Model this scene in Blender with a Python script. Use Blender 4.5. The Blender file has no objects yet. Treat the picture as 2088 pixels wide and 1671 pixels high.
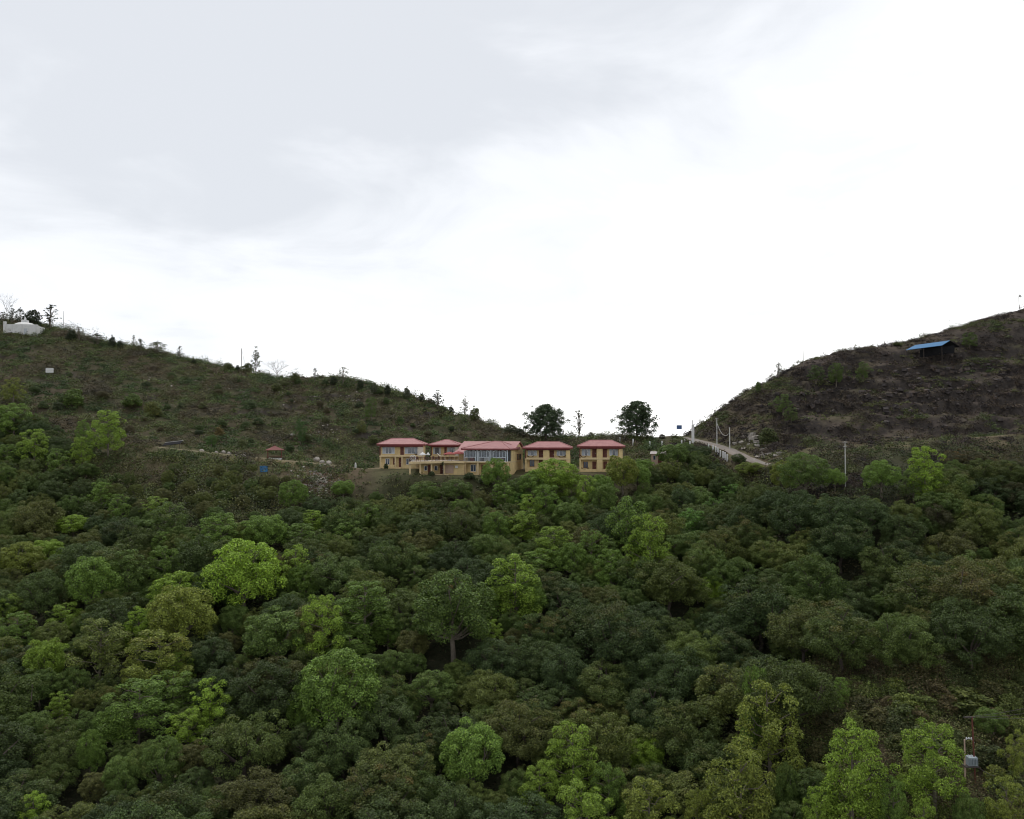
import bpy, math
import numpy as np
from mathutils import Matrix, Vector

# ------------------------------------------------------------------ camera, sky, sun, exposure
SC = bpy.context.scene
COL = SC.collection
F, CX, CY, HOR = 1738.0, 1044.0, 835.5, 890.0
PITCH = math.atan((HOR - CY) / F)
cam_data = bpy.data.cameras.new('camera')
cam_data.sensor_width = 36.0
cam_data.lens = 36.0 * F / 2088.0
cam_data.clip_start = 0.5
cam_data.clip_end = 20000
cam = bpy.data.objects.new('camera', cam_data)
COL.objects.link(cam)
cam.location = (0, 0, 0)
cam.rotation_euler = (math.pi / 2 + PITCH, 0, 0)
SC.camera = cam

SUN_EL, SUN_AZ = math.radians(62), math.radians(-25)      # azimuth from +Y (view direction) towards +X
world = bpy.data.worlds.new('World')
SC.world = world
world.use_nodes = True
wt = world.node_tree
wt.nodes.clear()


def wn(kind, **kw):
    n = wt.nodes.new(kind)
    for k, v in kw.items():
        setattr(n, k, v)
    return n


def wmath(op, a, b=None, clamp=False):
    n = wn('ShaderNodeMath', operation=op, use_clamp=clamp)
    for i, s in enumerate((a, b)):
        if s is None:
            continue
        if isinstance(s, (int, float)):
            n.inputs[i].default_value = s
        else:
            wt.links.new(s, n.inputs[i])
    return n.outputs[0]


sky = wn('ShaderNodeTexSky', sky_type='NISHITA')
sky.sun_disc = False
sky.sun_elevation = SUN_EL
sky.sun_rotation = SUN_AZ
tc = wn('ShaderNodeTexCoord')
sx = wn('ShaderNodeSeparateXYZ')
wt.links.new(tc.outputs['Generated'], sx.inputs[0])
zc = wmath('ADD', wmath('MAXIMUM', sx.outputs[2], 0.0), 0.22)
cb = wn('ShaderNodeCombineXYZ')
wt.links.new(wmath('DIVIDE', sx.outputs[0], zc), cb.inputs[0])
wt.links.new(wmath('DIVIDE', sx.outputs[1], zc), cb.inputs[1])
cb.inputs[2].default_value = 3.7


def wnoise(scale, detail, rough, dist=0.0):
    n = wn('ShaderNodeTexNoise')
    n.inputs['Scale'].default_value = scale
    n.inputs['Detail'].default_value = detail
    n.inputs['Roughness'].default_value = rough
    n.inputs['Distortion'].default_value = dist
    wt.links.new(cb.outputs[0], n.inputs['Vector'])
    return n.outputs[0]


n_big = wnoise(0.75, 4.0, 0.5, 0.3)
n_mid = wnoise(2.3, 7.0, 0.55, 0.5)
g = wmath('SUBTRACT', sx.outputs[2], wmath('MULTIPLY', sx.outputs[0], 0.24))
g = wmath('SUBTRACT', g, 0.2)
g = wmath('ADD', wmath('MULTIPLY', g, 2.5), wmath('MULTIPLY', wmath('SUBTRACT', n_big, 0.5), 1.6))
g = wmath('ADD', g, wmath('MULTIPLY', wmath('SUBTRACT', n_mid, 0.5), 1.35))
g = wmath('ADD', g, 0.36)
ramp = wn('ShaderNodeValToRGB')
ramp.color_ramp.interpolation = 'EASE'
els = ramp.color_ramp.elements
els[0].position, els[0].color = 0.0, (1.0, 1.0, 0.995, 1)
els[1].position, els[1].color = 1.0, (0.50, 0.517, 0.545, 1)
e = els.new(0.45)
e.color = (0.64, 0.653, 0.675, 1)
wt.links.new(g, ramp.inputs[0])
cl = wn('ShaderNodeVectorMath', operation='SCALE')
wt.links.new(ramp.outputs[0], cl.inputs[0])
cl.inputs['Scale'].default_value = 11.2
mixs = wn('ShaderNodeMix', data_type='RGBA')
mixs.inputs[0].default_value = 0.94
wt.links.new(sky.outputs[0], mixs.inputs[6])
wt.links.new(cl.outputs[0], mixs.inputs[7])
bg = wn('ShaderNodeBackground')
bg.inputs['Strength'].default_value = 0.1
wt.links.new(mixs.outputs[2], bg.inputs['Color'])
wo = wn('ShaderNodeOutputWorld')
wt.links.new(bg.outputs[0], wo.inputs['Surface'])

sun_d = bpy.data.lights.new('sun', 'SUN')
sun_d.energy = 1.4
sun_d.angle = math.radians(11)
sun_d.color = (1.0, 0.97, 0.92)
sun = bpy.data.objects.new('sun', sun_d)
COL.objects.link(sun)
sd = Vector((math.sin(SUN_AZ) * math.cos(SUN_EL), math.cos(SUN_AZ) * math.cos(SUN_EL), math.sin(SUN_EL)))
sun.rotation_euler = sd.to_track_quat('Z', 'Y').to_euler()
sun.location = (0, 0, 120)

SC.view_settings.view_transform = 'Standard'
SC.view_settings.look = 'None'
SC.view_settings.exposure = 0.5
SC.view_settings.gamma = 1.0
SC.view_settings.use_curve_mapping = False
SC.render.engine = 'CYCLES'
SC.cycles.max_bounces = 5
SC.cycles.diffuse_bounces = 3
SC.cycles.transparent_max_bounces = 6
SC.cycles.filter_width = 1.0
SC.cycles.use_denoising = True
SC.cycles.denoising_prefilter = 'ACCURATE'

# ------------------------------------------------------------------ helpers
RNG = np.random.default_rng(20240)
FWD = np.array([0, math.cos(PITCH), math.sin(PITCH)])
UP = np.array([0, -math.sin(PITCH), math.cos(PITCH)])


def at(px, py, Y):
    d = FWD + np.array([1.0, 0, 0]) * ((px - CX) / F) + UP * ((CY - py) / F)
    return d * (Y / d[1])


def proj(x, y, z):
    p = np.stack(np.broadcast_arrays(np.asarray(x, float), np.asarray(y, float), np.asarray(z, float)), -1)
    w = p @ FWD
    return CX + F * p[..., 0] / w, CY - F * (p @ UP) / w


def mesh_np(name, V, Fc, attrs=None, smooth=False):
    """V (n,3); Fc (m,k) faces of equal size"""
    V = np.asarray(V, np.float32)
    Fc = np.asarray(Fc, np.int32)
    me = bpy.data.meshes.new(name)
    m, k = Fc.shape
    me.vertices.add(len(V))
    me.vertices.foreach_set('co', V.ravel())
    me.loops.add(m * k)
    me.loops.foreach_set('vertex_index', Fc.ravel())
    me.polygons.add(m)
    me.polygons.foreach_set('loop_start', np.arange(0, m * k, k, dtype=np.int32))
    me.polygons.foreach_set('use_smooth', np.full(m, smooth))
    for an, (typ, data) in (attrs or {}).items():
        a = me.attributes.new(an, typ, 'POINT')
        if typ == 'FLOAT':
            a.data.foreach_set('value', np.asarray(data, np.float32).ravel())
        else:
            a.data.foreach_set('color', np.asarray(data, np.float32).ravel())
    me.update(calc_edges=True)
    me.validate()
    return me


class MB:
    """collects simple solids; build() links them as one mesh object"""

    def __init__(self):
        self.v, self.f = [], []

    def add(self, vs, fs):
        o = len(self.v)
        self.v += [tuple(p) for p in vs]
        self.f += [tuple(i + o for i in q) for q in fs]
        return self

    def box(self, x0, x1, y0, y1, z0, z1):
        return self.add([(x0, y0, z0), (x1, y0, z0), (x1, y1, z0), (x0, y1, z0), (x0, y0, z1), (x1, y0, z1), (x1, y1, z1), (x0, y1, z1)],
                        [(3, 2, 1, 0), (4, 5, 6, 7), (0, 1, 5, 4), (1, 2, 6, 5), (2, 3, 7, 6), (3, 0, 4, 7)])

    def tube(self, pts, rad, n=8, cap=True):
        pts = [Vector(p) for p in pts]
        if isinstance(rad, (int, float)):
            rad = [rad] * len(pts)
        o = len(self.v)
        for i, p in enumerate(pts):
            t = (pts[min(i + 1, len(pts) - 1)] - pts[max(i - 1, 0)])
            if t.length < 1e-9:
                t = Vector((0, 0, 1))
            t.normalize()
            a = t.cross(Vector((0.31, 0.95, 0.05))).normalized()
            b = t.cross(a)
            for k in range(n):
                an = 2 * math.pi * k / n
                self.v.append(tuple(p + (a * math.cos(an) + b * math.sin(an)) * rad[i]))
        for i in range(len(pts) - 1):
            for k in range(n):
                k2 = (k + 1) % n
                self.f.append((o + i * n + k, o + i * n + k2, o + (i + 1) * n + k2, o + (i + 1) * n + k))
        if cap:
            self.f.append(tuple(o + k for k in range(n))[::-1])
            self.f.append(tuple(o + (len(pts) - 1) * n + k for k in range(n)))
        return self

    def lathe(self, prof, n=24, c=(0, 0, 0)):
        o = len(self.v)
        for r, z in prof:
            for k in range(n):
                an = 2 * math.pi * k / n
                self.v.append((c[0] + r * math.cos(an), c[1] + r * math.sin(an), c[2] + z))
        for i in range(len(prof) - 1):
            for k in range(n):
                k2 = (k + 1) % n
                self.f.append((o + i * n + k, o + i * n + k2, o + (i + 1) * n + k2, o + (i + 1) * n + k))
        self.f.append(tuple(o + k for k in range(n))[::-1])
        self.f.append(tuple(o + (len(prof) - 1) * n + k for k in range(n)))
        return self

    def build(self, name, mat, parent=None, smooth=False):
        me = bpy.data.meshes.new(name)
        me.from_pydata(self.v, [], self.f)
        me.update()
        if smooth:
            me.polygons.foreach_set('use_smooth', [True] * len(me.polygons))
        return link(name, me, mat, parent)


def link(name, me, mat=None, parent=None):
    if mat is not None and len(me.materials) == 0:
        me.materials.append(mat)
    o = bpy.data.objects.new(name, me)
    COL.objects.link(o)
    if parent is not None:
        o.parent = parent
    return o


def tag(o, label, cat, group=None):
    o['label'] = label
    o['category'] = cat
    if group:
        o['group'] = group
    return o


def thing(name, loc, rz=0.0, label=None, cat=None, group=None, scale=None):
    o = bpy.data.objects.new(name, None)
    o.empty_display_size = 0.3
    COL.objects.link(o)
    o.location = [float(c) for c in loc]
    o.rotation_euler = (0, 0, rz)
    if scale is not None:
        o.scale = scale
    if label:
        tag(o, label, cat, group)
    return o


# ------------------------------------------------------------------ materials
def new_mat(name):
    m = bpy.data.materials.new(name)
    m.use_nodes = True
    nt = m.node_tree
    nt.nodes.clear()
    out = nt.nodes.new('ShaderNodeOutputMaterial')
    p = nt.nodes.new('ShaderNodeBsdfPrincipled')
    nt.links.new(p.outputs[0], out.inputs[0])
    return m, nt, p, out


def mixrgb(nt, fac, a, b, blend='MIX'):
    n = nt.nodes.new('ShaderNodeMix')
    n.data_type = 'RGBA'
    n.blend_type = blend
    for i, s in ((0, fac), (6, a), (7, b)):
        if isinstance(s, (int, float)):
            n.inputs[i].default_value = s
        elif isinstance(s, tuple):
            n.inputs[i].default_value = s if len(s) == 4 else (*s, 1)
        else:
            nt.links.new(s, n.inputs[i])
    return n.outputs[2]


def noise(nt, scale, detail=4, rough=0.55, coord='Object'):
    t = nt.nodes.new('ShaderNodeTexCoord')
    n = nt.nodes.new('ShaderNodeTexNoise')
    n.inputs['Scale'].default_value = scale
    n.inputs['Detail'].default_value = detail
    n.inputs['Roughness'].default_value = rough
    nt.links.new(t.outputs[coord], n.inputs['Vector'])
    return n.outputs[0]


def maprange(nt, s, a, b, c, d):
    n = nt.nodes.new('ShaderNodeMapRange')
    nt.links.new(s, n.inputs[0])
    for i, v in enumerate((a, b, c, d)):
        n.inputs[i + 1].default_value = v
    return n.outputs[0]


def plain(name, col, rough=0.7, var=0.18, scale=1.5, metal=0.0, spec=0.3, dirt=None, bump=0.0):
    m, nt, p, out = new_mat(name)
    f = maprange(nt, noise(nt, scale, 5, 0.6), 0.3, 0.7, 1 - var, 1 + var)
    v = nt.nodes.new('ShaderNodeVectorMath')
    v.operation = 'SCALE'
    v.inputs[0].default_value = col
    nt.links.new(f, v.inputs['Scale'])
    c = v.outputs[0]
    if dirt:
        c = mixrgb(nt, maprange(nt, noise(nt, scale * 0.6, 6, 0.7), 0.48, 0.72, 0, 0.6), c, dirt)
    nt.links.new(c, p.inputs['Base Color'])
    p.inputs['Roughness'].default_value = rough
    p.inputs['Metallic'].default_value = metal
    p.inputs['Specular IOR Level'].default_value = spec
    if bump:
        b = nt.nodes.new('ShaderNodeBump')
        b.inputs['Strength'].default_value = bump
        b.inputs['Distance'].default_value = 0.1
        nt.links.new(noise(nt, scale * 6, 6, 0.7), b.inputs['Height'])
        nt.links.new(b.outputs[0], p.inputs['Normal'])
    return m


def leaf_mat(name, use_obj=True, trans=0.22, rough=0.5, flush=(0.135, 0.085, 0.032)):
    m, nt, p, out = new_mat(name)
    if use_obj:
        oi = nt.nodes.new('ShaderNodeObjectInfo')
        base = oi.outputs['Color']
        at_ = nt.nodes.new('ShaderNodeAttribute')
        at_.attribute_name = 'flush'
        mu = nt.nodes.new('ShaderNodeMath')
        mu.operation = 'MULTIPLY'
        nt.links.new(at_.outputs['Fac'], mu.inputs[0])
        nt.links.new(oi.outputs['Alpha'], mu.inputs[1])
        base = mixrgb(nt, mu.outputs[0], base, flush)
    else:
        at_ = nt.nodes.new('ShaderNodeAttribute')
        at_.attribute_name = 'tint'
        base = at_.outputs['Color']
    ge = nt.nodes.new('ShaderNodeNewGeometry')
    f = maprange(nt, ge.outputs['Random Per Island'], 0, 1, 0.45, 1.75)
    wnz = nt.nodes.new('ShaderNodeTexWhiteNoise')
    wnz.noise_dimensions = '1D'
    nt.links.new(ge.outputs['Random Per Island'], wnz.inputs['W'])
    base = mixrgb(nt, maprange(nt, wnz.outputs['Value'], 0.55, 1.0, 0.0, 0.6), base, mixrgb(nt, 1.0, base, (1.3, 1.18, 0.75), 'MULTIPLY'))
    v = nt.nodes.new('ShaderNodeVectorMath')
    v.operation = 'SCALE'
    nt.links.new(base, v.inputs[0])
    nt.links.new(f, v.inputs['Scale'])
    nt.links.new(v.outputs[0], p.inputs['Base Color'])
    p.inputs['Roughness'].default_value = rough
    p.inputs['Specular IOR Level'].default_value = 0.15
    tr = nt.nodes.new('ShaderNodeBsdfTranslucent')
    tcl = mixrgb(nt, 1.0, v.outputs[0], (1.1, 1.15, 0.55), 'MULTIPLY')
    nt.links.new(tcl, tr.inputs['Color'])
    mx = nt.nodes.new('ShaderNodeMixShader')
    mx.inputs[0].default_value = trans
    nt.links.new(p.outputs[0], mx.inputs[1])
    nt.links.new(tr.outputs[0], mx.inputs[2])
    nt.links.new(mx.outputs[0], out.inputs[0])
    return m


def ground_mat():
    m, nt, p, out = new_mat('hillside_soil')
    a = nt.nodes.new('ShaderNodeAttribute')
    a.attribute_name = 'tint'
    n1 = noise(nt, 0.35, 8, 0.65)
    n2 = noise(nt, 1.7, 6, 0.7)
    f = maprange(nt, n1, 0.3, 0.7, 0.6, 1.35)
    v = nt.nodes.new('ShaderNodeVectorMath')
    v.operation = 'SCALE'
    nt.links.new(a.outputs['Color'], v.inputs[0])
    nt.links.new(f, v.inputs['Scale'])
    c = mixrgb(nt, maprange(nt, n2, 0.52, 0.7, 0, 0.5), v.outputs[0], (0.1, 0.075, 0.05))
    nt.links.new(c, p.inputs['Base Color'])
    p.inputs['Roughness'].default_value = 0.95
    p.inputs['Specular IOR Level'].default_value = 0.1
    b = nt.nodes.new('ShaderNodeBump')
    b.inputs['Strength'].default_value = 0.6
    b.inputs['Distance'].default_value = 0.4
    nt.links.new(n2, b.inputs['Height'])
    nt.links.new(b.outputs[0], p.inputs['Normal'])
    return m


def glass_mat(name, col, rough=0.08):
    m, nt, p, out = new_mat(name)
    p.inputs['Base Color'].default_value = (*col, 1)
    p.inputs['Roughness'].default_value = rough
    p.inputs['Specular IOR Level'].default_value = 0.8
    return m


def roof_mat():
    m, nt, p, out = new_mat('red_sheet_roof')
    n1 = noise(nt, 0.9, 6, 0.65)
    c = mixrgb(nt, maprange(nt, n1, 0.35, 0.65, 0, 1), (0.235, 0.085, 0.083), (0.31, 0.128, 0.122))
    nt.links.new(c, p.inputs['Base Color'])
    p.inputs['Roughness'].default_value = 0.5
    p.inputs['Specular IOR Level'].default_value = 0.28
    return m


M = {
    'leaf': leaf_mat('tree_leaves'),
    'scrub': leaf_mat('scrub_leaves', use_obj=False, trans=0.15, rough=0.6),
    'pine': leaf_mat('pine_needles', trans=0.08, rough=0.6),
    'ground': ground_mat(),
    'bark': plain('pale_bark', (0.135, 0.115, 0.09), 0.9, 0.35, 3.0),
    'dbark': plain('dark_bark', (0.075, 0.06, 0.05), 0.95, 0.35, 3.0),
    'twig': plain('grey_twigs', (0.22, 0.20, 0.185), 0.9, 0.2, 3.0),
    'wall': plain('ochre_wall', (0.60, 0.46, 0.235), 0.85, 0.14, 0.8, dirt=(0.44, 0.33, 0.18)),
    'cream': plain('cream_trim', (0.55, 0.43, 0.25), 0.8, 0.1, 0.8, dirt=(0.38, 0.29, 0.18)),
    'pale': plain('pale_wall', (0.52, 0.47, 0.40), 0.85, 0.08, 0.8),
    'roof': roof_mat(),
    'fascia': plain('maroon_fascia', (0.165, 0.035, 0.035), 0.6, 0.12, 1.0),
    'door': plain('brown_door', (0.115, 0.04, 0.028), 0.6, 0.15, 2.0),
    'frame': plain('white_frame', (0.62, 0.63, 0.64), 0.5, 0.06, 2.0),
    'wframe': plain('bluish_white_steel', (0.60, 0.64, 0.68), 0.4, 0.06, 2.0),
    'glass': glass_mat('window_glass', (0.03, 0.045, 0.075)),
    'curtain': plain('pale_curtain', (0.42, 0.46, 0.52), 0.9, 0.1, 4.0),
    'inner': plain('interior_brown', (0.12, 0.07, 0.05), 0.9, 0.2, 1.0),
    'floor': plain('terrace_tile', (0.30, 0.24, 0.18), 0.8, 0.1, 1.0),
    'white': plain('white_paint', (0.54, 0.54, 0.53), 0.7, 0.08, 1.0, dirt=(0.5, 0.48, 0.44)),
    'concrete': plain('concrete', (0.44, 0.43, 0.41), 0.85, 0.12, 1.5),
    'steel': plain('galvanised_steel', (0.36, 0.38, 0.40), 0.45, 0.1, 2.0, metal=0.4),
    'iron': plain('dark_iron', (0.06, 0.05, 0.045), 0.6, 0.15, 2.0),
    'brownseat': plain('brown_fabric', (0.09, 0.045, 0.035), 0.9, 0.2, 2.0),
    'redcloth': plain('red_canvas', (0.22, 0.045, 0.042), 0.85, 0.1, 2.0),
    'blue': plain('blue_sheet', (0.035, 0.14, 0.29), 0.5, 0.12, 0.6),
    'bluesign': plain('blue_sign', (0.05, 0.10, 0.22), 0.5, 0.05, 1.0),
    'gazebo': plain('dull_red_sheet', (0.15, 0.055, 0.05), 0.75, 0.15, 1.5, spec=0.15),
    'black': plain('black_sheet', (0.018, 0.018, 0.02), 0.95, 0.2, 1.0, spec=0.05),
    'stone': plain('pale_stone', (0.29, 0.265, 0.235), 0.95, 0.3, 1.2, dirt=(0.20, 0.16, 0.12), bump=0.4),
    'dstone': plain('dark_stone', (0.05, 0.043, 0.042), 0.95, 0.4, 1.0, dirt=(0.16, 0.11, 0.07), bump=0.5),
    'road': plain('gravel_road', (0.175, 0.152, 0.132), 0.95, 0.22, 0.5, dirt=(0.155, 0.12, 0.09), bump=0.3),
    'path': plain('earth_path', (0.145, 0.12, 0.072), 0.95, 0.2, 0.5, dirt=(0.13, 0.12, 0.06), bump=0.3),
    'hutwall': plain('pinkish_wall', (0.42, 0.31, 0.24), 0.9, 0.1, 1.0),
    'hutroof': plain('grey_tin', (0.33, 0.29, 0.27), 0.6, 0.15, 1.0),
    'grey': plain('grey_transformer', (0.25, 0.29, 0.31), 0.5, 0.08, 2.0),
    'ceramic': plain('white_ceramic', (0.5, 0.5, 0.5), 0.3, 0.05, 2.0),
}

# ------------------------------------------------------------------ terrain
SKYL = [(-250, 628, 320), (-100, 645, 315), (0, 655, 312), (70, 662, 310), (115, 668, 308), (140, 677, 307), (170, 683, 306), (190, 694, 305), (207, 698, 304), (250, 705, 303), (303, 713, 301), (341, 723, 300), (393, 736, 298), (443, 744, 296), (470, 752, 294), (524, 759, 292), (556, 772, 290), (610, 773, 288), (639, 771, 286), (667, 769, 284), (696, 770, 282), (734, 781, 280), (780, 787, 277), (830, 805, 272), (880, 822, 266), (910, 836, 263), (940, 845, 260), (986, 861, 255), (1007, 866, 253), (1025, 875, 251), (1049, 885, 250), (1080, 890, 247), (1180, 892, 245), (1250, 892, 245), (1330, 891, 246), (1375, 889, 248), (1395, 884, 250), (1430, 869, 250), (1458, 846, 251), (1482, 833, 252), (1499, 814, 252), (1534, 791, 254), (1569, 780, 255), (1604, 761, 257), (1628, 742, 258), (1646, 734, 259), (1695, 725, 262), (1744, 714, 264), (1778, 708, 265), (1848, 702, 267), (1858, 694, 268), (1890, 687, 270), (1925, 676, 271), (1970, 664, 273), (2005, 652, 275), (2057, 640, 277), (2088, 629, 278), (2200, 598, 280), (2400, 560, 285)]
CTRL = [
    # forest (px, py of canopy, Y, canopy height)
    *[(px, 1671, 88, 8) for px in (-250, 0, 300, 600, 900, 1200, 1450)],
    *[(px, 1500, 102, 8) for px in (-250, 0, 300, 600, 900, 1200, 1480)],
    *[(px, 1300, 122, 8) for px in (-250, 0, 300, 600, 900, 1200, 1480)],
    *[(px, 1150, 143, 8) for px in (-250, 0, 300, 600, 900, 1200, 1480)],
    *[(px, 1050, 165, 7) for px in (-250, 0, 200, 700, 900, 1200, 1420)],
    (-250, 930, 190, 6), (0, 930, 190, 6), (120, 945, 188, 6), (700, 1010, 180, 6), (850, 1000, 182, 5), (1000, 1000, 182, 5),
    (1200, 990, 183, 5), (1330, 975, 188, 5), (1450, 960, 192, 6), (1550, 985, 180, 6), (1600, 980, 175, 4),
    # scrub bank below the path
    (450, 1040, 166, 2), (560, 1005, 184, 1), (400, 1000, 182, 1), (300, 970, 190, 1.5), (630, 990, 190, 0), (690, 985, 190, 0),
    # path terrace and house pads
    (230, 900, 206, 0), (350, 914, 206, 0), (500, 930, 206, 0), (600, 941, 206, 0), (700, 951, 205, 0), (770, 955, 204, 0),
    (230, 905, 202, 0), (350, 922, 201, 0), (500, 940, 201, 0), (600, 952, 200, 0), (700, 962, 199, 0),
    (820, 956, 203, 0), (820, 952, 211, 0), (900, 958, 204, 0), (900, 954, 212, 0), (1000, 958, 204, 0), (1000, 954, 212, 0),
    (1116, 958, 200, 0), (1116, 955, 210, 0), (1226, 961, 200, 0), (1226, 957, 209, 0), (1300, 958, 203, 0),
    (850, 969, 193, 0), (945, 970, 192, 0), (1030, 970, 193, 0), (1116, 966, 195, 0), (1226, 968, 195, 0),
    # slope behind the houses
    (600, 925, 214, 0), (800, 935, 219, 0), (950, 935, 221, 0), (1116, 935, 221, 0), (1226, 932, 221, 0),
    (1116, 905, 234, 0), (1226, 905, 234, 0), (1320, 905, 232, 0), (1320, 930, 218, 0),
    # left hill
    (600, 862, 238, 1), (800, 872, 237, 1), (400, 832, 240, 1), (200, 802, 242, 1), (0, 765, 252, 1), (930, 890, 238, 1), (-250, 740, 258, 1),
    (0, 860, 215, 2), (150, 870, 216, 2), (300, 890, 213, 1), (450, 905, 213, 1),
    (400, 775, 270, 1), (650, 812, 262, 1), (200, 740, 275, 1), (850, 840, 255, 1),
    # road
    (1385, 888, 246, 0), (1420, 900, 236, 0), (1484, 917, 218, 0), (1555, 947, 199, 0), (1530, 915, 219, 0), (1590, 928, 203, 0), (1430, 925, 212, 2),
    # right hill
    (1640, 928, 194, 0), (1700, 921, 193, 0), (1850, 909, 196, 0), (1950, 896, 199, 0), (2088, 884, 200, 1), (2300, 870, 202, 1),
    (1700, 905, 205, 1), (1900, 882, 212, 1), (2088, 870, 215, 1), (1700, 832, 228, 1), (1900, 802, 232, 1), (2088, 782, 238, 1), (2300, 740, 240, 1),
    (1560, 862, 224, 1), (1800, 752, 248, 1), (2000, 702, 258, 1), (1480, 880, 236, 1), (1630, 800, 240, 1),
    # right middle
    (1724, 988, 165, 0), (1650, 975, 176, 1), (1850, 985, 168, 1), (1980, 950, 176, 2), (2088, 925, 182, 2), (2300, 910, 185, 2),
    (1700, 1005, 150, 9), (1750, 1100, 138, 10), (1950, 1085, 140, 10), (2088, 1050, 146, 9), (2300, 1050, 146, 9), (1600, 1100, 143, 9),
    (1620, 1250, 124, 9), (1760, 1345, 113, 0), (1900, 1345, 113, 0), (2088, 1350, 112, 0), (2300, 1350, 112, 0),
    (1700, 1450, 103, 1), (1850, 1450, 102.5, 1), (2000, 1450, 102, 1), (2200, 1450, 102, 1), (1800, 1560, 94, 1), (2088, 1560, 93, 1), (2300, 1560, 93, 1),
    (1650, 1671, 87, 6), (1850, 1671, 86, 3), (2088, 1671, 86, 2), (2300, 1671, 86, 2),
]
pts, vals = [], []


def ctl(x, y, z):
    pts.append((x, y))
    vals.append(z)


for px, py, Y in SKYL:
    p = at(px, py, Y)
    ctl(p[0], p[1], p[2])
    ctl(p[0] * 1.05, p[1] + 18, p[2] - 3.5)
    if int(px) % 4 < 2:
        ctl(p[0] * 1.2, p[1] + 70, p[2] - 30)
for px, py, Y, h in CTRL:
    p = at(px, py, Y)
    ctl(p[0], p[1], p[2] - h)
for x in (-150, -50, 50, 150):
    ctl(x, 60, -55)
    ctl(x, 25, -64)
    ctl(x * 2, -40, -75)
    ctl(x * 4, 560, -80)
PC = np.array(pts)
PV = np.array(vals)
CC = 9.0


def kern(d2):
    return -np.sqrt(d2 + CC * CC)


A = kern(((PC[:, None] - PC[None]) ** 2).sum(-1))
n = len(PC)
A[np.arange(n), np.arange(n)] += 0.7          # slight smoothing
S = np.zeros((n + 3, n + 3))
S[:n, :n] = A
S[:n, n] = 1
S[:n, n + 1:] = PC
S[n, :n] = 1
S[n + 1:, :n] = PC.T
COEF = np.linalg.solve(S, np.concatenate([PV, np.zeros(3)]))


def rbf(x, y):
    out = np.empty(x.shape)
    xf, yf = x.ravel(), y.ravel()
    o = out.ravel()
    for i in range(0, len(xf), 20000):
        q = np.stack([xf[i:i + 20000], yf[i:i + 20000]], 1)
        d2 = ((q[:, None] - PC[None]) ** 2).sum(-1)
        o[i:i + 20000] = kern(d2) @ COEF[:n] + COEF[n] + q @ COEF[n + 1:]
    return o.reshape(x.shape)


_w = np.random.default_rng(7)
_DIRS = [(_w.uniform(0, 2 * np.pi), _w.uniform(0, 2 * np.pi), _w.uniform(0.7, 1.4)) for _ in range(64)]


def fbm(x, y, wl, octv=4, seed=0):
    """smooth noise about -1..1"""
    r = np.zeros(np.broadcast(x, y).shape)
    amp, tot = 1.0, 0.0
    for o in range(octv):
        s = np.zeros_like(r)
        for k in range(5):
            a, ph, m = _DIRS[(o * 5 + k + seed * 11) % 64]
            kx, ky = np.cos(a) * m, np.sin(a) * m
            warp = 0.8 * np.sin((x * ky - y * kx) * 2 * np.pi / wl * 0.6 + ph * 3)
            s += np.sin((x * kx + y * ky) * 2 * np.pi / wl + ph + warp)
        r += amp * s / 2.6
        tot += amp
        amp *= 0.5
        wl *= 0.47
    return r / tot


def axis(lo, hi, step, far, grow=1.22):
    a = list(np.arange(lo, hi + 1e-6, step))
    s, v = step, a[-1]
    while v < far:
        s *= grow
        v += s
        a.append(v)
    s, v = step, a[0]
    b = []
    while v > -far:
        s *= grow
        v -= s
        b.append(v)
    return np.array(b[::-1] + a)


GX = axis(-205, 205, 1.3, 4500)
GY = axis(75, 330, 1.3, 4500)
XX, YY = np.meshgrid(GX, GY)
inside = (np.abs(XX) < 900) & (YY > -300) & (YY < 900)
ZZ = np.full(XX.shape, -160.0)
ZZ[inside] = rbf(XX[inside], YY[inside])
far = np.clip((np.maximum(np.abs(XX) - 260, np.maximum(YY - 400, -20 - YY))) / 250, 0, 1)
far = far * far * (3 - 2 * far)
ZZ = ZZ * (1 - far) + (-150 + 14 * fbm(XX, YY, 900, 3, 2)) * far

# ledges on the two hills, lumps elsewhere
pxg, pyg = proj(XX, np.maximum(YY, 20), ZZ)


def sm(a, lo, hi):
    t = np.clip((a - lo) / (hi - lo), 0, 1)
    return t * t * (3 - 2 * t)


wr = sm(pxg, 1500, 1640) * sm(YY, 203, 216) * (1 - sm(YY, 250, 262))
wl = (1 - sm(pxg, 900, 1040)) * sm(YY, 218, 230) * (1 - sm(YY, 262, 290))
nz = fbm(XX, YY, 30, 4, 1)
for w, st, am in ((wr, 4.2, 1.0), (wl, 4.5, 0.5)):
    t = ZZ / st + nz * 0.55
    fr = t - np.floor(t)
    tz = (np.floor(t) + sm(fr, 0.55, 0.95)) * st - nz * 0.55 * st
    ZZ = ZZ + (tz - ZZ) * w * am * (0.6 + 0.4 * np.clip(fbm(XX, YY, 45, 2, 3) + 0.5, 0, 1))
rough_w = (1 - far) * np.where(YY > 206, 1.0, 0.8)
ZZ += rough_w * 0.35 * fbm(XX, YY, 9, 3, 4) * sm(np.abs(YY - 203), 3, 14)


def H(x, y):
    x = np.asarray(x, float)
    y = np.asarray(y, float)
    i = np.clip(np.searchsorted(GX, x) - 1, 0, len(GX) - 2)
    j = np.clip(np.searchsorted(GY, y) - 1, 0, len(GY) - 2)
    u = (x - GX[i]) / (GX[i + 1] - GX[i])
    v = (y - GY[j]) / (GY[j + 1] - GY[j])
    return (ZZ[j, i] * (1 - u) * (1 - v) + ZZ[j, i + 1] * u * (1 - v) + ZZ[j + 1, i] * (1 - u) * v + ZZ[j + 1, i + 1] * u * v)


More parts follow.
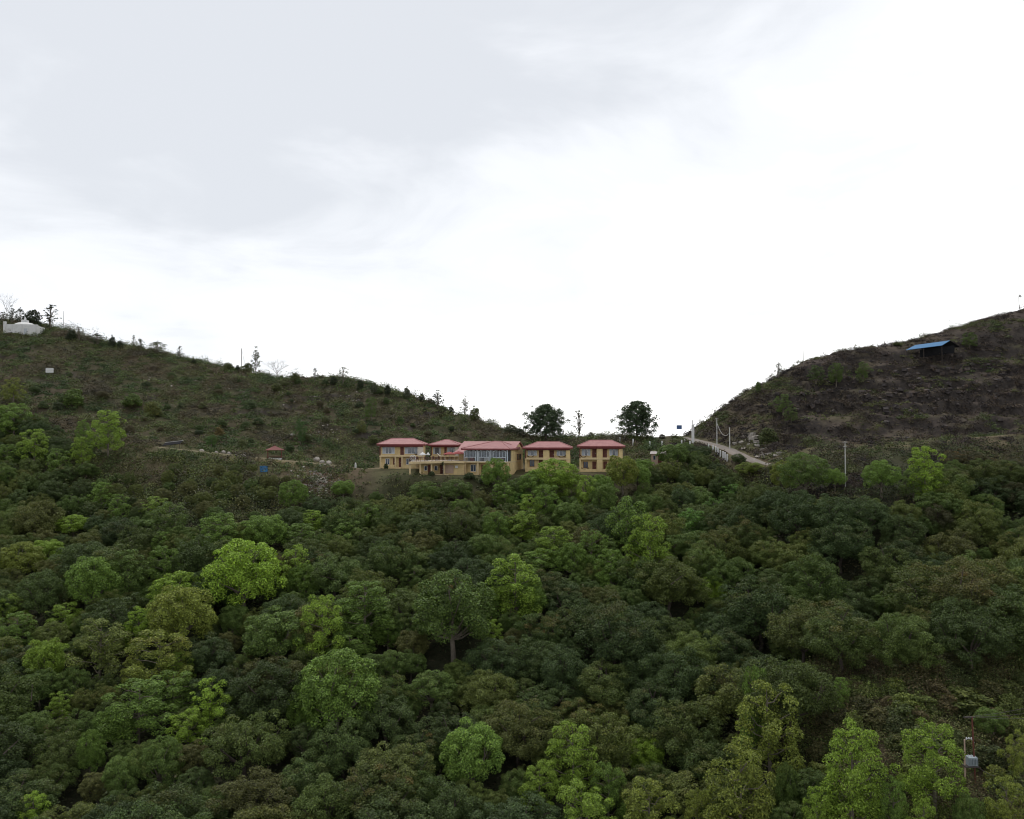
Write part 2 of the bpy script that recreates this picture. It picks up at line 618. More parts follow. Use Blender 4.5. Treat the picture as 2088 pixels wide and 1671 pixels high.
def flatten(poly_pts, half, blend):
    """level the ground across a road or pad line: poly_pts [(x,y,z)]"""
    global ZZ
    best = np.full(XX.shape, 1e9)
    zt = np.zeros(XX.shape)
    sel = (np.abs(XX) < 210) & (YY > 80) & (YY < 330)
    X, Y_ = XX[sel], YY[sel]
    b, z_ = best[sel], zt[sel]
    for (x0, y0, z0), (x1, y1, z1) in zip(poly_pts[:-1], poly_pts[1:]):
        dx, dy = x1 - x0, y1 - y0
        t = np.clip(((X - x0) * dx + (Y_ - y0) * dy) / (dx * dx + dy * dy), 0, 1)
        d = np.hypot(X - x0 - t * dx, Y_ - y0 - t * dy)
        m = d < b
        b[m] = d[m]
        z_[m] = (z0 + t * (z1 - z0))[m]
    w = 1 - sm(b, half, half + blend)
    zz = ZZ[sel]
    ZZ[sel] = zz * (1 - w) + z_ * w


def line3(pp):
    return [tuple(at(px, py, Y)) for px, py, Y in pp]


ROAD = line3([(1370, 890, 258), (1403, 894.5, 244), (1448, 905, 230), (1484, 916, 219), (1512, 930, 209), (1550, 945, 200), (1600, 951, 194)])
PATHL = line3([(320, 912, 205.5), (450, 926, 204.5), (560, 938, 204), (640, 945, 204), (700, 951.5, 204), (780, 956, 203)])
PATHR = line3([(1600, 951, 194), (1640, 931, 193), (1700, 922, 193), (1780, 914, 194), (1850, 909.5, 196), (1950, 897, 199), (2088, 885, 201)])
flatten(ROAD, 2.6, 3.0)
flatten(PATHL, 1.8, 3.0)
flatten(PATHR, 1.0, 2.0)
# pads under the buildings
P1 = at(820, 955, 203)
for (pa, pb, py, Y, hw) in ((772, 868, 955, 206, 5.0), (865, 940, 952, 212, 5.0), (1070, 1168, 959, 203, 4.5), (1182, 1276, 962, 203, 4.5)):
    flatten([tuple(at(pa, py, Y)), tuple(at(pb, py, Y))], hw, 3.0)
flatten([tuple(at(828, 968, 191.5)), tuple(at(860, 968.5, 193.5)), tuple(at(910, 969, 196)), tuple(at(1048, 969, 196))], 3.4, 3.0)
flatten([tuple(at(1322, 948, 205)), tuple(at(1360, 948, 205))], 2.5, 2.5)

# ground colours (what grows or lies there, plus shade painted into the left hill)
pxg, pyg = proj(XX, np.maximum(YY, 20), ZZ)
gy_, gx_ = np.gradient(ZZ, GY, GX)
slope = np.hypot(gx_, gy_)
base = np.empty(XX.shape + (4,))
base[..., 3] = 1
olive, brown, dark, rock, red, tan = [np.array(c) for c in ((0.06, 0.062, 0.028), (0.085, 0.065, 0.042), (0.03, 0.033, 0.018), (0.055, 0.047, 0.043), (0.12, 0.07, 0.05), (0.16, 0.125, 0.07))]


def lay(c, w):
    base[..., :3] = base[..., :3] * (1 - w[..., None]) + c * w[..., None]


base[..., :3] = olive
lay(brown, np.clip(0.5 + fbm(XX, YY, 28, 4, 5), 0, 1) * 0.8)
base[..., :3] *= (1 - 0.3 * sm(YY, 210, 218) * (1 - sm(pxg, 1300, 1420)))[..., None]  # painted shade: left hill soil darkened so gaps in the scrub look dark
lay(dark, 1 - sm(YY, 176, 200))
lay(brown, sm(pxg, 1600, 1720) * (1 - sm(YY, 112, 120)) * 0.8)
lay(np.array((0.058, 0.046, 0.04)), sm(pxg, 1560, 1680) * sm(YY, 204, 212) * np.clip(0.75 + 0.5 * fbm(XX, YY, 20, 3, 8), 0, 1))
lay(rock * 0.45, sm(slope, 0.42, 0.8) * sm(YY, 205, 215) * sm(pxg, 1400, 1600))
lay(rock, sm(slope, 0.55, 1.1) * sm(YY, 205, 215) * (1 - sm(pxg, 1400, 1600)))
lay(red, np.exp(-(((pxg - 650) / 55) ** 2 + ((pyg - 978) / 26) ** 2)) * 0.9 * (YY < 206))
lay(tan, np.clip(1 - np.abs(pyg - (0.0 * pxg + 941)) / 14, 0, 1) * (pxg > 330) * (pxg < 780) * (np.abs(YY - 203) < 4) * 0.75)
lay(tan, np.clip(1 - slope * 3, 0, 1) * sm(YY, 186, 194) * (1 - sm(YY, 214, 222)) * 0.3)
nx_, ny_ = len(GX), len(GY)
idx = np.arange(nx_ * ny_).reshape(ny_, nx_)
quads = np.stack([idx[:-1, :-1], idx[:-1, 1:], idx[1:, 1:], idx[1:, :-1]], -1).reshape(-1, 4)
V = np.stack([XX, YY, ZZ], -1).reshape(-1, 3)
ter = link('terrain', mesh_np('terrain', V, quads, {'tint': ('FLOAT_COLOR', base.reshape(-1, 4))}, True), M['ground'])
ter['kind'] = 'structure'


def strip(name, line, half, mat, lift=0.07, crown=0.05, jit=0.25):
    P = []
    for a, b in zip(line[:-1], line[1:]):
        nseg = max(2, int(math.dist(a[:2], b[:2]) / 0.8))
        for k in range(nseg):
            t = k / nseg
            P.append(np.array(a) * (1 - t) + np.array(b) * t)
    P.append(np.array(line[-1]))
    P = np.array(P)
    for _ in range(6):
        P[1:-1] = (P[:-2] + 2 * P[1:-1] + P[2:]) / 4
    T = np.gradient(P[:, :2], axis=0)
    T /= np.linalg.norm(T, axis=1)[:, None]
    Nn = np.stack([-T[:, 1], T[:, 0]], 1)
    r = np.random.default_rng(5)
    cols = 7
    VV = []
    for i in range(len(P)):
        hl = half + jit * math.sin(i * 0.7) * 0.5 + r.uniform(-jit, jit) * 0.4
        for k in range(cols):
            u = -1 + 2 * k / (cols - 1)
            q = P[i, :2] + Nn[i] * u * hl
            VV.append((q[0], q[1], float(H(q[0], q[1])) + lift + crown * (1 - u * u) - (0.12 if abs(u) == 1 else 0)))
    ii = np.arange(len(P) * cols).reshape(len(P), cols)
    q = np.stack([ii[:-1, :-1], ii[:-1, 1:], ii[1:, 1:], ii[1:, :-1]], -1).reshape(-1, 4)
    me = mesh_np(name, VV, q, None, True)
    o = link(name, me, mat)
    o['kind'] = 'structure'
    return o


strip('road', ROAD, 2.1, M['road'])
strip('path', PATHL, 1.0, M['path'])
strip('hill_path', PATHR, 0.35, M['path'])

# ------------------------------------------------------------------ buildings
def glass_see(name):
    m, nt, p, out = new_mat(name)
    p.inputs['Base Color'].default_value = (0.05, 0.085, 0.13, 1)
    p.inputs['Roughness'].default_value = 0.05
    p.inputs['Specular IOR Level'].default_value = 0.9
    t = nt.nodes.new('ShaderNodeBsdfTransparent')
    mx = nt.nodes.new('ShaderNodeMixShader')
    mx.inputs[0].default_value = 0.5
    nt.links.new(p.outputs[0], mx.inputs[1])
    nt.links.new(t.outputs[0], mx.inputs[2])
    nt.links.new(mx.outputs[0], out.inputs[0])
    return m


M['seeglass'] = glass_see('lounge_glass')


def window(parent, x0, x1, z0, z1, y, split=3, curtain=True, fm='frame'):
    t = 0.09
    b = MB()
    b.box(x0, x1, y - 0.07, y - 0.005, z0, z0 + t).box(x0, x1, y - 0.07, y - 0.005, z1 - t, z1)
    b.box(x0, x0 + t, y - 0.075, y - 0.004, z0 + t, z1 - t).box(x1 - t, x1, y - 0.075, y - 0.004, z0 + t, z1 - t)
    for k in range(1, split):
        xm = x0 + (x1 - x0) * k / split
        b.box(xm - 0.04, xm + 0.04, y - 0.072, y - 0.006, z0 + t, z1 - t)
    w = b.build('window', M[fm], parent)
    for k in range(split):
        a = x0 + (x1 - x0) * k / split + 0.05
        c = x0 + (x1 - x0) * (k + 1) / split - 0.05
        side = curtain and (k == 0 or k == split - 1)
        MB().box(a, c, y - 0.035, y - 0.012, z0 + 0.05, z1 - 0.05).build('curtain' if side else 'pane', M['curtain'] if side else M['glass'], w)
    return w


def door(parent, x0, x1, z0, z1, y):
    d = MB().box(x0 + 0.07, x1 - 0.07, y - 0.05, y - 0.006, z0 + 0.01, z1 - 0.07).build('door', M['door'], parent)
    MB().box(x0, x0 + 0.07, y - 0.08, y - 0.004, z0, z1).box(x1 - 0.07, x1, y - 0.08, y - 0.004, z0, z1).box(x0 + 0.07, x1 - 0.07, y - 0.08, y - 0.004, z1 - 0.07, z1).build('door_frame', M['fascia'], d)
    MB().box(x1 - 0.22, x1 - 0.14, y - 0.1, y - 0.05, (z0 + z1) / 2 - 0.06, (z0 + z1) / 2 + 0.06).build('handle', M['steel'], d)
    return d


def hip_roof(parent, x0, x1, y0, y1, z, rh, rx0, rx1, ym, mat='roof'):
    t = 0.14
    v = [(x0, y0, z), (x1, y0, z), (x1, y1, z), (x0, y1, z), (x0, y0, z + t), (x1, y0, z + t), (x1, y1, z + t), (x0, y1, z + t), (rx0, ym, z + rh), (rx1, ym, z + rh)]
    f = [(3, 2, 1, 0), (0, 1, 5, 4), (1, 2, 6, 5), (2, 3, 7, 6), (3, 0, 4, 7), (4, 5, 9, 8), (5, 6, 9), (6, 7, 8, 9), (7, 4, 8)]
    r = MB().add(v, f).build('roof', M[mat], parent)
    b = MB()
    for i, j in ((4, 8), (5, 9), (6, 9), (7, 8), (8, 9)):
        b.tube([Vector(v[i]) + Vector((0, 0, 0.03)), Vector(v[j]) + Vector((0, 0, 0.03))], 0.075, 6)
    b.build('ridge_cap', M['roof'], r)
    # raised seams of the roofing sheets on the front and back slopes
    sb = MB()
    nx = int((x1 - x0) / 0.75)
    for k in range(1, nx):
        xs = x0 + (x1 - x0) * k / nx
        if xs < rx0:
            u = (xs - x0) / (rx0 - x0)
        elif xs > rx1:
            u = (x1 - xs) / (x1 - rx1)
        else:
            u = 1.0
        for ye in (y0, y1):
            sb.tube([(xs, ye, z + t + 0.012), (xs, ye + (ym - ye) * u, z + t + 0.012 + (rh - t) * u)], 0.028, 4)
    sb.build('seam', M['roof'], r)
    fb = MB()
    for (a, c, d, e_) in ((x0 + 0.02, x1 - 0.02, y0 + 0.02, y0 + 0.08), (x0 + 0.02, x1 - 0.02, y1 - 0.08, y1 - 0.02), (x0 + 0.02, x0 + 0.08, y0 + 0.08, y1 - 0.08), (x1 - 0.08, x1 - 0.02, y0 + 0.08, y1 - 0.08)):
        fb.box(a, c, d, e_, z - 0.24, z - 0.002)
    fb.build('fascia', M['fascia'], parent)
    return r


def guesthouse(px0, px1, py_base, py_eave, Y, rz, label, style, ridge=(0.27, 0.72), D=7.0, rh=1.45):
    c = at((px0 + px1) / 2, py_base, Y)
    W = (px1 - px0) / F * Y / max(0.9, math.cos(rz))
    E = (py_base - py_eave) / F * Y
    h = thing('guesthouse', (c[0], c[1], c[2]), rz, label, 'house', 'two storey guesthouses with red roofs')
    X = lambda u: -W / 2 + u * W
    rec, sl = 1.35, E * 0.5
    # walls
    MB().box(-W / 2 + 0.01, W / 2 - 0.01, rec, D, -1.2, E - 0.01).build('wall', M['wall'], h)
    MB().box(-W / 2, W / 2, 0.12, rec - 0.004, -1.2, 0.12).build('plinth', M['wall'], h)
    MB().box(-W / 2 - 0.06, W / 2 + 0.06, 0.0, rec - 0.006, sl - 0.14, sl + 0.12).build('floor_slab', M['cream'], h)
    MB().box(-W / 2 + 0.05, W / 2 - 0.05, 0.05, 0.28, E - 0.55, E - 0.003).build('lintel', M['fascia'], h)
    MB().box(X(0) - 0.02, X(0) + 0.24, 0.06, 0.30, sl + 0.12, E - 0.56).build('post', M['door'], h)
    if style == 'pier':
        MB().box(X(0.405), X(0.535), 0.03, rec - 0.003, 0.1, E - 0.56).build('pier', M['wall'], h)
        MB().box(X(0.915), X(1.0) + 0.01, 0.08, rec - 0.005, 0.12, E - 0.57).build('side_wall', M['wall'], h)
        MB().box(X(0), X(0) + 0.32, 0.1, 0.42, 0.1, sl - 0.15).build('column', M['wall'], h)
        for u0, u1 in ((0.03, 0.40), (0.54, 0.91)):
            MB().box(X(u0), X(u1), 0.02, 0.14, sl + 0.12, sl + 0.34).build('parapet', M['cream'], h)
            MB().box(X(u0), X(u1), 0.08, 0.2, 0.12, 0.55).build('parapet', M['wall'], h)
        window(h, X(0.05), X(0.255), sl + 0.75, E - 0.62, rec, 3)
        door(h, X(0.30), X(0.39), sl + 0.13, E - 0.62, rec)
        door(h, X(0.55), X(0.64), sl + 0.13, E - 0.62, rec)
        window(h, X(0.70), X(0.90), sl + 0.75, E - 0.62, rec, 3)
        window(h, X(0.09), X(0.20), 0.75, 2.3, rec, 2, False, 'door')
        door(h, X(0.30), X(0.385), 0.13, 2.3, rec)
        door(h, X(0.56), X(0.645), 0.13, 2.3, rec)
        window(h, X(0.74), X(0.86), 0.75, 2.3, rec, 2, False, 'door')
        # window on the right-hand wall
        MB().box(W / 2 - 0.012, W / 2 + 0.05, D * 0.45, D * 0.6, sl + 0.8, sl + 1.9).build('side_window', M['glass'], h)
    else:
        MB().box(X(0.875), X(1.0) + 0.01, 0.08, rec - 0.005, sl + 0.13, E - 0.57).build('side_wall', M['pale'], h)
        for u in (0.0, 0.345, 0.50, 0.845):
            MB().box(X(u) + 0.02, X(u) + 0.34, 0.08, 0.40, 0.1, sl - 0.15).build('column', M['cream'], h)
        MB().box(X(0.90), X(1.0), 0.5, rec - 0.004, 0.12, sl - 0.15).build('side_wall', M['wall'], h)
        for u0, u1 in ((0.035, 0.34), (0.535, 0.84)):
            MB().box(X(u0), X(u1), 0.16, 0.28, 0.12, 0.75).build('parapet', M['wall'], h)
        MB().box(X(0.02), X(0.88), 0.02, 0.14, sl + 0.12, sl + 0.3).build('parapet', M['cream'], h)
        for k in range(3):
            MB().box(X(0.375), X(0.50), -0.9 + 0.3 * k, 0.11, -0.6 + 0.23 * k, -0.38 + 0.23 * k).build('step', M['cream'], h)
        window(h, X(0.05), X(0.335), sl + 0.55, E - 0.6, rec, 4)
        door(h, X(0.465), X(0.545), sl + 0.13, E - 0.6, rec)
        window(h, X(0.565), X(0.87), sl + 0.55, E - 0.6, rec, 4)
        window(h, X(0.12), X(0.215), 0.75, 2.2, rec, 2, False)
        door(h, X(0.30), X(0.345), 0.13, 2.3, rec)
        door(h, X(0.43), X(0.495), 0.13, 2.3, rec)
        window(h, X(0.60), X(0.72), 0.75, 2.2, rec, 2, False)
    o = 0.62
    hip_roof(h, -W / 2 - o, W / 2 + o, -o, D + o, E, rh, -W / 2 - o + ridge[0] * (W + 2 * o), -W / 2 - o + ridge[1] * (W + 2 * o), D / 2)
    return h, W, E, sl


def hammock(parent_xf, x0, x1, y, z, label):
    """a slung cloth between two points of a house (its own thing)"""
    me = MB()
    N = 10
    rows = []
    for i in range(N + 1):
        t = i / N
        x = x0 + (x1 - x0) * t
        zz = z - 0.55 * (1 - (2 * t - 1) ** 2)
        wd = 0.12 + 0.45 * math.sin(math.pi * t)
        rows.append([(x, y - wd, zz + 0.1), (x, y, zz), (x, y + wd, zz + 0.14)])
    v = [p for r in rows for p in r] + [(p[0], p[1], p[2] - 0.04) for r in rows for p in r]
    K = 3 * (N + 1)
    f = []
    for i in range(N):
        for k in range(2):
            a = i * 3 + k
            f += [(a, a + 3, a + 4, a + 1), (K + a, K + a + 1, K + a + 4, K + a + 3)]
        f += [(i * 3, K + i * 3, K + i * 3 + 3, i * 3 + 3), (i * 3 + 2, i * 3 + 5, K + i * 3 + 5, K + i * 3 + 2)]
    me.add(v, f)
    o = me.build('hammock', M['brownseat'], None, True)
    o.matrix_world = parent_xf.copy()
    tag(o, label, 'hammock', 'hammocks on the balconies')
    return o


def xf_of(o):
    return Matrix.Translation(o.location) @ Matrix.Rotation(o.rotation_euler.z, 4, 'Z')


h1, W1, E1, S1 = guesthouse(774, 862, 954.5, 907, 203, math.radians(1), 'ochre guesthouse with red roof standing leftmost of the row, grass path at its left', 'columns', D=7.2)
h2, W2, E2, S2 = guesthouse(878, 934, 955, 908, 213, math.radians(-6), 'small ochre guesthouse with pointed red roof behind the open terrace', 'columns', ridge=(0.46, 0.56), D=6.0, rh=1.35)
h4, W4, E4, S4 = guesthouse(1071, 1162, 959, 914, 200, math.radians(-5), 'ochre guesthouse with red roof next to the glass-fronted hall, below the left pine', 'pier', ridge=(0.29, 0.72))
h5, W5, E5, S5 = guesthouse(1182, 1269, 962, 911, 200, math.radians(-5), 'ochre guesthouse with red roof standing rightmost of the row, below the right pine', 'pier', ridge=(0.28, 0.73))
hammock(xf_of(h4), -W4 * 0.47, -W4 * 0.30, 0.6, S4 + 0.85, 'brown hammock on the upper balcony of the house beside the hall, near its left end')
hammock(xf_of(h4), W4 * 0.22, W4 * 0.40, 0.6, S4 + 0.85, 'brown hammock on the upper balcony of the house beside the hall, near its right end')
hammock(xf_of(h5), -W5 * 0.48, -W5 * 0.33, 0.6, S5 + 0.85, 'brown hammock on the upper balcony of the rightmost guesthouse')
hammock(xf_of(h5), -W5 * 0.46, -W5 * 0.28, 0.6, 0.85, 'brown hammock on the ground floor porch of the rightmost guesthouse')
hammock(xf_of(h1), W1 * 0.30, W1 * 0.37, 0.7, S1 + 0.85, 'brown hammock on the upper balcony of the leftmost guesthouse')

# main hall with the glazed lounge
c = at(991, 969, 196)
HR = math.radians(-14)
hall = thing('lodge_hall', c, HR, 'ochre lodge hall with glazed white-framed lounge upstairs under red roofs', 'building')
HW, HS, HE = 10.7, 2.95, 5.95
MB().box(-HW / 2 + 0.01, HW / 2 - 0.01, 1.6, 14, -1.5, HS - 0.16).build('lower_wall', M['wall'], hall)
MB().box(-HW / 2 - 0.1, HW / 2 + 0.02, -0.12, 14.02, HS - 0.15, HS + 0.15).build('floor_slab', M['cream'], hall)
MB().box(-HW / 2, HW / 2, 0, 1.59, -1.5, 0.1).build('plinth', M['wall'], hall)
for u in (-HW / 2 + 0.02, -HW / 2 + 3.1, -HW / 2 + 6.4, HW / 2 - 0.5):
    MB().box(u, u + 0.46, 0.05, 0.5, 0.1, HS - 0.16).build('column', M['cream'], hall)
window(hall, -HW / 2 + 1.2, -HW / 2 + 2.5, 0.7, 2.3, 1.6, 2, False)
door(hall, -HW / 2 + 3.8, -HW / 2 + 4.8, 0.1, 2.3, 1.6)
window(hall, -HW / 2 + 7.2, -HW / 2 + 8.6, 0.7, 2.3, 1.6, 2, False)
# upper rear block: solid walls
MB().box(-HW / 2 - 2.4, HW / 2 - 0.005, 6.0, 13.9, HS + 0.15, HE - 0.01).build('upper_wall', M['wall'], hall)
MB().box(HW / 2 - 0.28, HW / 2 - 0.004, 2.6, 5.995, HS + 0.15, HE - 0.012).build('side_wall', M['wall'], hall)
MB().box(-HW / 2 + 0.4, HW / 2 - 0.5, 4.6, 4.8, HS + 0.15, HE - 0.05).build('inner_wall', M['inner'], hall)
for k, (a, b_) in enumerate(((-4.6, -3.6), (-1.2, 0.0), (2.0, 3.4))):
    MB().box(a, b_, 2.6, 3.0, HS + 0.16, HS + 1.5).build('cupboard', M['redcloth'] if k != 1 else M['frame'], hall)
for y0 in (8.0, 9.6, 11.2):
    w = MB().box(HW / 2 - 0.02, HW / 2 + 0.05, y0, y0 + 1.1, 1.5 + HS - 1.2, 2.9 + HS - 1.2).build('side_window', M['door'], hall)
    MB().box(HW / 2 + 0.01, HW / 2 + 0.065, y0 + 0.14, y0 + 0.96, 1.64 + HS - 1.2, 2.76 + HS - 1.2).build('pane', M['glass'], w)
bays = [(-HW / 2 + 0.02, -HW / 2 + 2.95), (-HW / 2 + 3.55, -HW / 2 + 6.15), (-HW / 2 + 6.95, -HW / 2 + 10.1)]
z0, z1 = HS + 0.15, HE - 0.1
for a, b_ in bays:
    fr = MB()
    for xx in (a, b_ - 0.13):
        fr.box(xx, xx + 0.13, 0.0, 0.14, z0, z1 - 0.45)
    fr.box(a + 0.135, b_ - 0.135, 0.01, 0.12, z0 + 0.9, z0 + 1.02)
    arch = []
    for i in range(11):
        t = i / 10
        arch.append((a + 0.06 + (b_ - a - 0.12) * t, 0.07, z1 - 0.5 + 0.45 * math.sin(math.pi * t)))
    fr.tube(arch, 0.085, 6)
    for t in (0.25, 0.5, 0.75):
        xm = a + (b_ - a) * t
        fr.box(xm - 0.035, xm + 0.035, 0.02, 0.11, z0 + 1.025, z1 - 0.5 + 0.38 * math.sin(math.pi * t))
    for i in range(1, 12):
        xm = a + (b_ - a) * i / 12
        fr.box(xm - 0.02, xm + 0.02, 0.03, 0.08, z0 + 0.06, z0 + 0.898)
    fr.box(a + 0.135, b_ - 0.135, 0.015, 0.115, z0, z0 + 0.055)
    o = fr.build('window', M['wframe'], hall)
    for k in range(4):
        xa = a + (b_ - a) * k / 4 + 0.05
        xb = a + (b_ - a) * (k + 1) / 4 - 0.05
        MB().box(xa, xb, 0.055, 0.072, z0 + 1.03, z1 - 0.3).build('pane', M['seeglass'], o)
for xx in (-HW / 2 + 3.25, -HW / 2 + 6.5, HW / 2 - 0.3):
    MB().box(xx - 0.08, xx + 0.08, 0.0, 0.16, z0, z1 - 0.05).build('post', M['wframe'], hall)
for a, b_ in ((bays[0][1], bays[1][0]), (bays[1][1], bays[2][0]), (bays[2][1], HW / 2 - 0.1)):
    MB().box(a + 0.01, b_ - 0.01, 0.06, 0.075, z0 + 0.02, z1 - 0.1).build('narrow_pane', M['seeglass'], hall)
MB().box(HW / 2 - 0.12, HW / 2 - 0.1, 0.2, 2.55, z0 + 0.02, z1 - 0.1).build('side_pane', M['seeglass'], hall)
MB().box(-HW / 2 - 0.02, HW / 2 + 0.02, 0.02, 0.2, z1 - 0.05, HE - 0.005).build('lintel', M['fascia'], hall)
hip_roof(hall, -HW / 2 - 0.5, HW / 2 + 0.5, -0.7, 9.5, HE, 1.75, 0.4, 2.0, 5.6)
# rear gable roof
v = [(-HW / 2 - 3.0, 5.2, HE + 0.05), (HW / 2 + 0.35, 5.2, HE + 0.05), (HW / 2 + 0.35, 14.6, HE + 0.05), (-HW / 2 - 3.0, 14.6, HE + 0.05), (-HW / 2 - 3.0, 9.9, HE + 1.72), (HW / 2 + 0.35, 9.9, HE + 1.72)]
v += [(x, y, z - 0.13) for x, y, z in v]
MB().add(v, [(0, 1, 5, 4), (2, 3, 4, 5), (7, 6, 10, 11), (9, 8, 11, 10), (0, 4, 10, 6), (4, 3, 9, 10), (1, 7, 11, 5), (5, 11, 8, 2), (0, 6, 7, 1), (3, 2, 8, 9)]).build('rear_roof', M['roof'], hall)
MB().add([(HW / 2 - 0.2, 6.2, HE - 0.02), (HW / 2 - 0.2, 13.6, HE - 0.02), (HW / 2 - 0.2, 9.9, HE + 1.4), (HW / 2 - 0.04, 6.2, HE - 0.02), (HW / 2 - 0.04, 13.6, HE - 0.02), (HW / 2 - 0.04, 9.9, HE + 1.4)],
         [(0, 2, 1), (3, 4, 5), (0, 3, 5, 2), (2, 5, 4, 1), (1, 4, 3, 0)]).build('gable_wall', M['wall'], hall)
# lean-to roof over the link on the left
v = [(-HW / 2 - 3.0, 1.2, HE - 0.9), (-HW / 2 - 0.2, 1.2, HE - 0.9), (-HW / 2 - 0.2, 5.9, HE + 0.5), (-HW / 2 - 2.2, 5.9, HE + 0.5)]
v += [(x, y, z - 0.1) for x, y, z in v]
MB().add(v, [(0, 1, 2, 3), (7, 6, 5, 4), (0, 4, 5, 1), (1, 5, 6, 2), (2, 6, 7, 3), (3, 7, 4, 0)]).build('lean_to_roof', M['roof'], hall)
MB().box(-HW / 2 - 2.3, -HW / 2 - 0.02, 3.2, 5.99, HS + 0.15, HE - 0.55).build('link_wall', M['wall'], hall)

# open terrace on columns beside the hall
t0 = at(890, 968, 195)
ter_t = thing('terrace_block', (t0[0], t0[1], t0[2]), 0, 'ochre flat-roofed terrace block with railing between leftmost house and glazed hall', 'terrace')


def loc_t(px, Y):
    p = at(px, 900, Y)
    return (p[0] - t0[0], p[1] - t0[1])


poly = [loc_t(834, 189.5), loc_t(903, 194.2), loc_t(947, 195), loc_t(947, 205), loc_t(850, 205)]
TZ = 3.05


def prism(pl, za, zb):
    k = len(pl)
    return [(x, y, za) for x, y in pl] + [(x, y, zb) for x, y in pl], [tuple(range(k))[::-1], tuple(range(k, 2 * k))] + [(i, (i + 1) % k, k + (i + 1) % k, k + i) for i in range(k)]


MB().add(*prism(poly, TZ - 0.45, TZ)).build('terrace_slab', M['cream'], ter_t)
fl = [(x * 0.97, y * 0.97 + 0.2) for x, y in poly]
MB().add(*prism(fl, TZ + 0.003, TZ + 0.02)).build('terrace_floor', M['floor'], ter_t)
wl_ = [loc_t(858, 197.5), loc_t(906, 199), loc_t(906, 205), loc_t(858, 205)]
MB().add(*prism(wl_, -1.5, TZ - 0.46)).build('wall', M['wall'], ter_t)
wr_ = [loc_t(906.5, 196.5), loc_t(946, 196.6), loc_t(946, 204.5), loc_t(906.5, 204.5)]
MB().add(*prism(wr_, -1.5, TZ - 0.461)).build('side_wall', M['wall'], ter_t)
q = loc_t(908, 196.4)
MB().box(q[0], q[0] + 1.9, q[1], q[1] + 0.06, 0.2, TZ - 0.9).build('shutter', M['hutwall'], ter_t)
for px, Y in ((836, 190.3), (857, 191.7), (880, 193.2), (905, 194.9)):
    x, y = loc_t(px, Y)
    MB().box(x - 0.17, x + 0.17, y - 0.05, y + 0.3, -2.5, TZ - 0.452).build('column', M['cream'], ter_t)
x0_, y0_ = loc_t(860, 197.6)
for dx, kind in ((0.6, 'w'), (1.5, 'd'), (2.9, 'w'), (4.2, 'd')):
    if kind == 'w':
        window(ter_t, x0_ + dx, x0_ + dx + 0.7, 0.8, 1.9, y0_ + dx * 0.27 - 0.05, 1, False)
    else:
        door(ter_t, x0_ + dx, x0_ + dx + 0.75, 0.0, 2.05, y0_ + dx * 0.27 - 0.05)
MB().box(x0_ - 0.6, x0_ + 6.5, y0_ - 2.6, y0_ - 0.2, -1.5, 0.05).build('plinth', M['cream'], ter_t)
x, y = loc_t(931, 196.2)
ac = MB().box(x - 0.35, x + 0.35, y - 0.12, y + 0.2, 1.4, 2.0).build('air_conditioner', M['white'], ter_t)
rb = MB()
edge = [poly[4], poly[0], poly[1], poly[2]]
for (xa, ya), (xb, yb) in zip(edge[:-1], edge[1:]):
    L = math.hypot(xb - xa, yb - ya)
    for zr in (TZ + 0.35, TZ + 0.62, TZ + 0.92):
        rb.tube([(xa, ya + 0.12, zr), (xb, yb + 0.12, zr)], 0.025 if zr < TZ + 0.9 else 0.04, 5)
    k = int(L / 0.9)
    for i in range(k + 1):
        t = i / max(k, 1)
        xx, yy = xa + (xb - xa) * t, ya + (yb - ya) * t + 0.12
        rb.tube([(xx, yy, TZ), (xx, yy, TZ + 0.92)], 0.03, 5)
rb.build('railing', M['brownseat'], ter_t)


def on_terrace(px, Y):
    x, y = loc_t(px, Y)
    return (t0[0] + x, t0[1] + y, t0[2] + TZ + 0.02)


def parasol(px, Y, r, h, mat, label, sides=8):
    p = thing('parasol', on_terrace(px, Y), 0, label, 'parasol', 'parasols on the terrace')
    MB().tube([(0, 0, 0.05), (0, 0, h)], 0.035, 8).build('pole', M['steel'], p)
    MB().lathe([(0.3, 0), (0.3, 0.06), (0.06, 0.1)], 12).build('base', M['concrete'], p)
    MB().lathe([(r, h - 0.62), (r, h - 0.5), (r * 0.55, h - 0.22), (0.05, h + 0.02)], sides).build('canopy', mat, p)
    return p


parasol(862, 194.5, 0.75, 2.0, M['white'], 'white parasol over the railing near the left end of the terrace')
parasol(873, 198.5, 0.45, 1.9, M['white'], 'smaller white parasol behind the railing, right of the larger white one')
parasol(917, 198, 1.55, 2.05, M['redcloth'], 'red parasol on the terrace nearer the middle of the railing', 10)
parasol(935, 199, 1.7, 2.15, M['redcloth'], 'red parasol on the terrace right against the glazed lounge', 10)
rg = MB()
for R_, r_ in ((0.62, 0.09), (0.3, 0.07)):
    rg.tube([(R_ * math.cos(a), 0, R_ * math.sin(a) + 0.72) for a in np.linspace(0, 2 * math.pi * (0.93 if R_ < 0.5 else 1.0), 25)], r_, 6)
rg.box(-0.3, 0.3, -0.15, 0.15, 0.0, 0.06)
rg.tube([(0, 0.05, 0.03), (0, 0.05, 0.45)], 0.04, 6)
o = rg.build('ring_ornament', M['white'], None, True)
o.location = on_terrace(842, 193.5)
tag(o, 'white double ring ornament standing on the terrace in front of leftmost house', 'ornament')


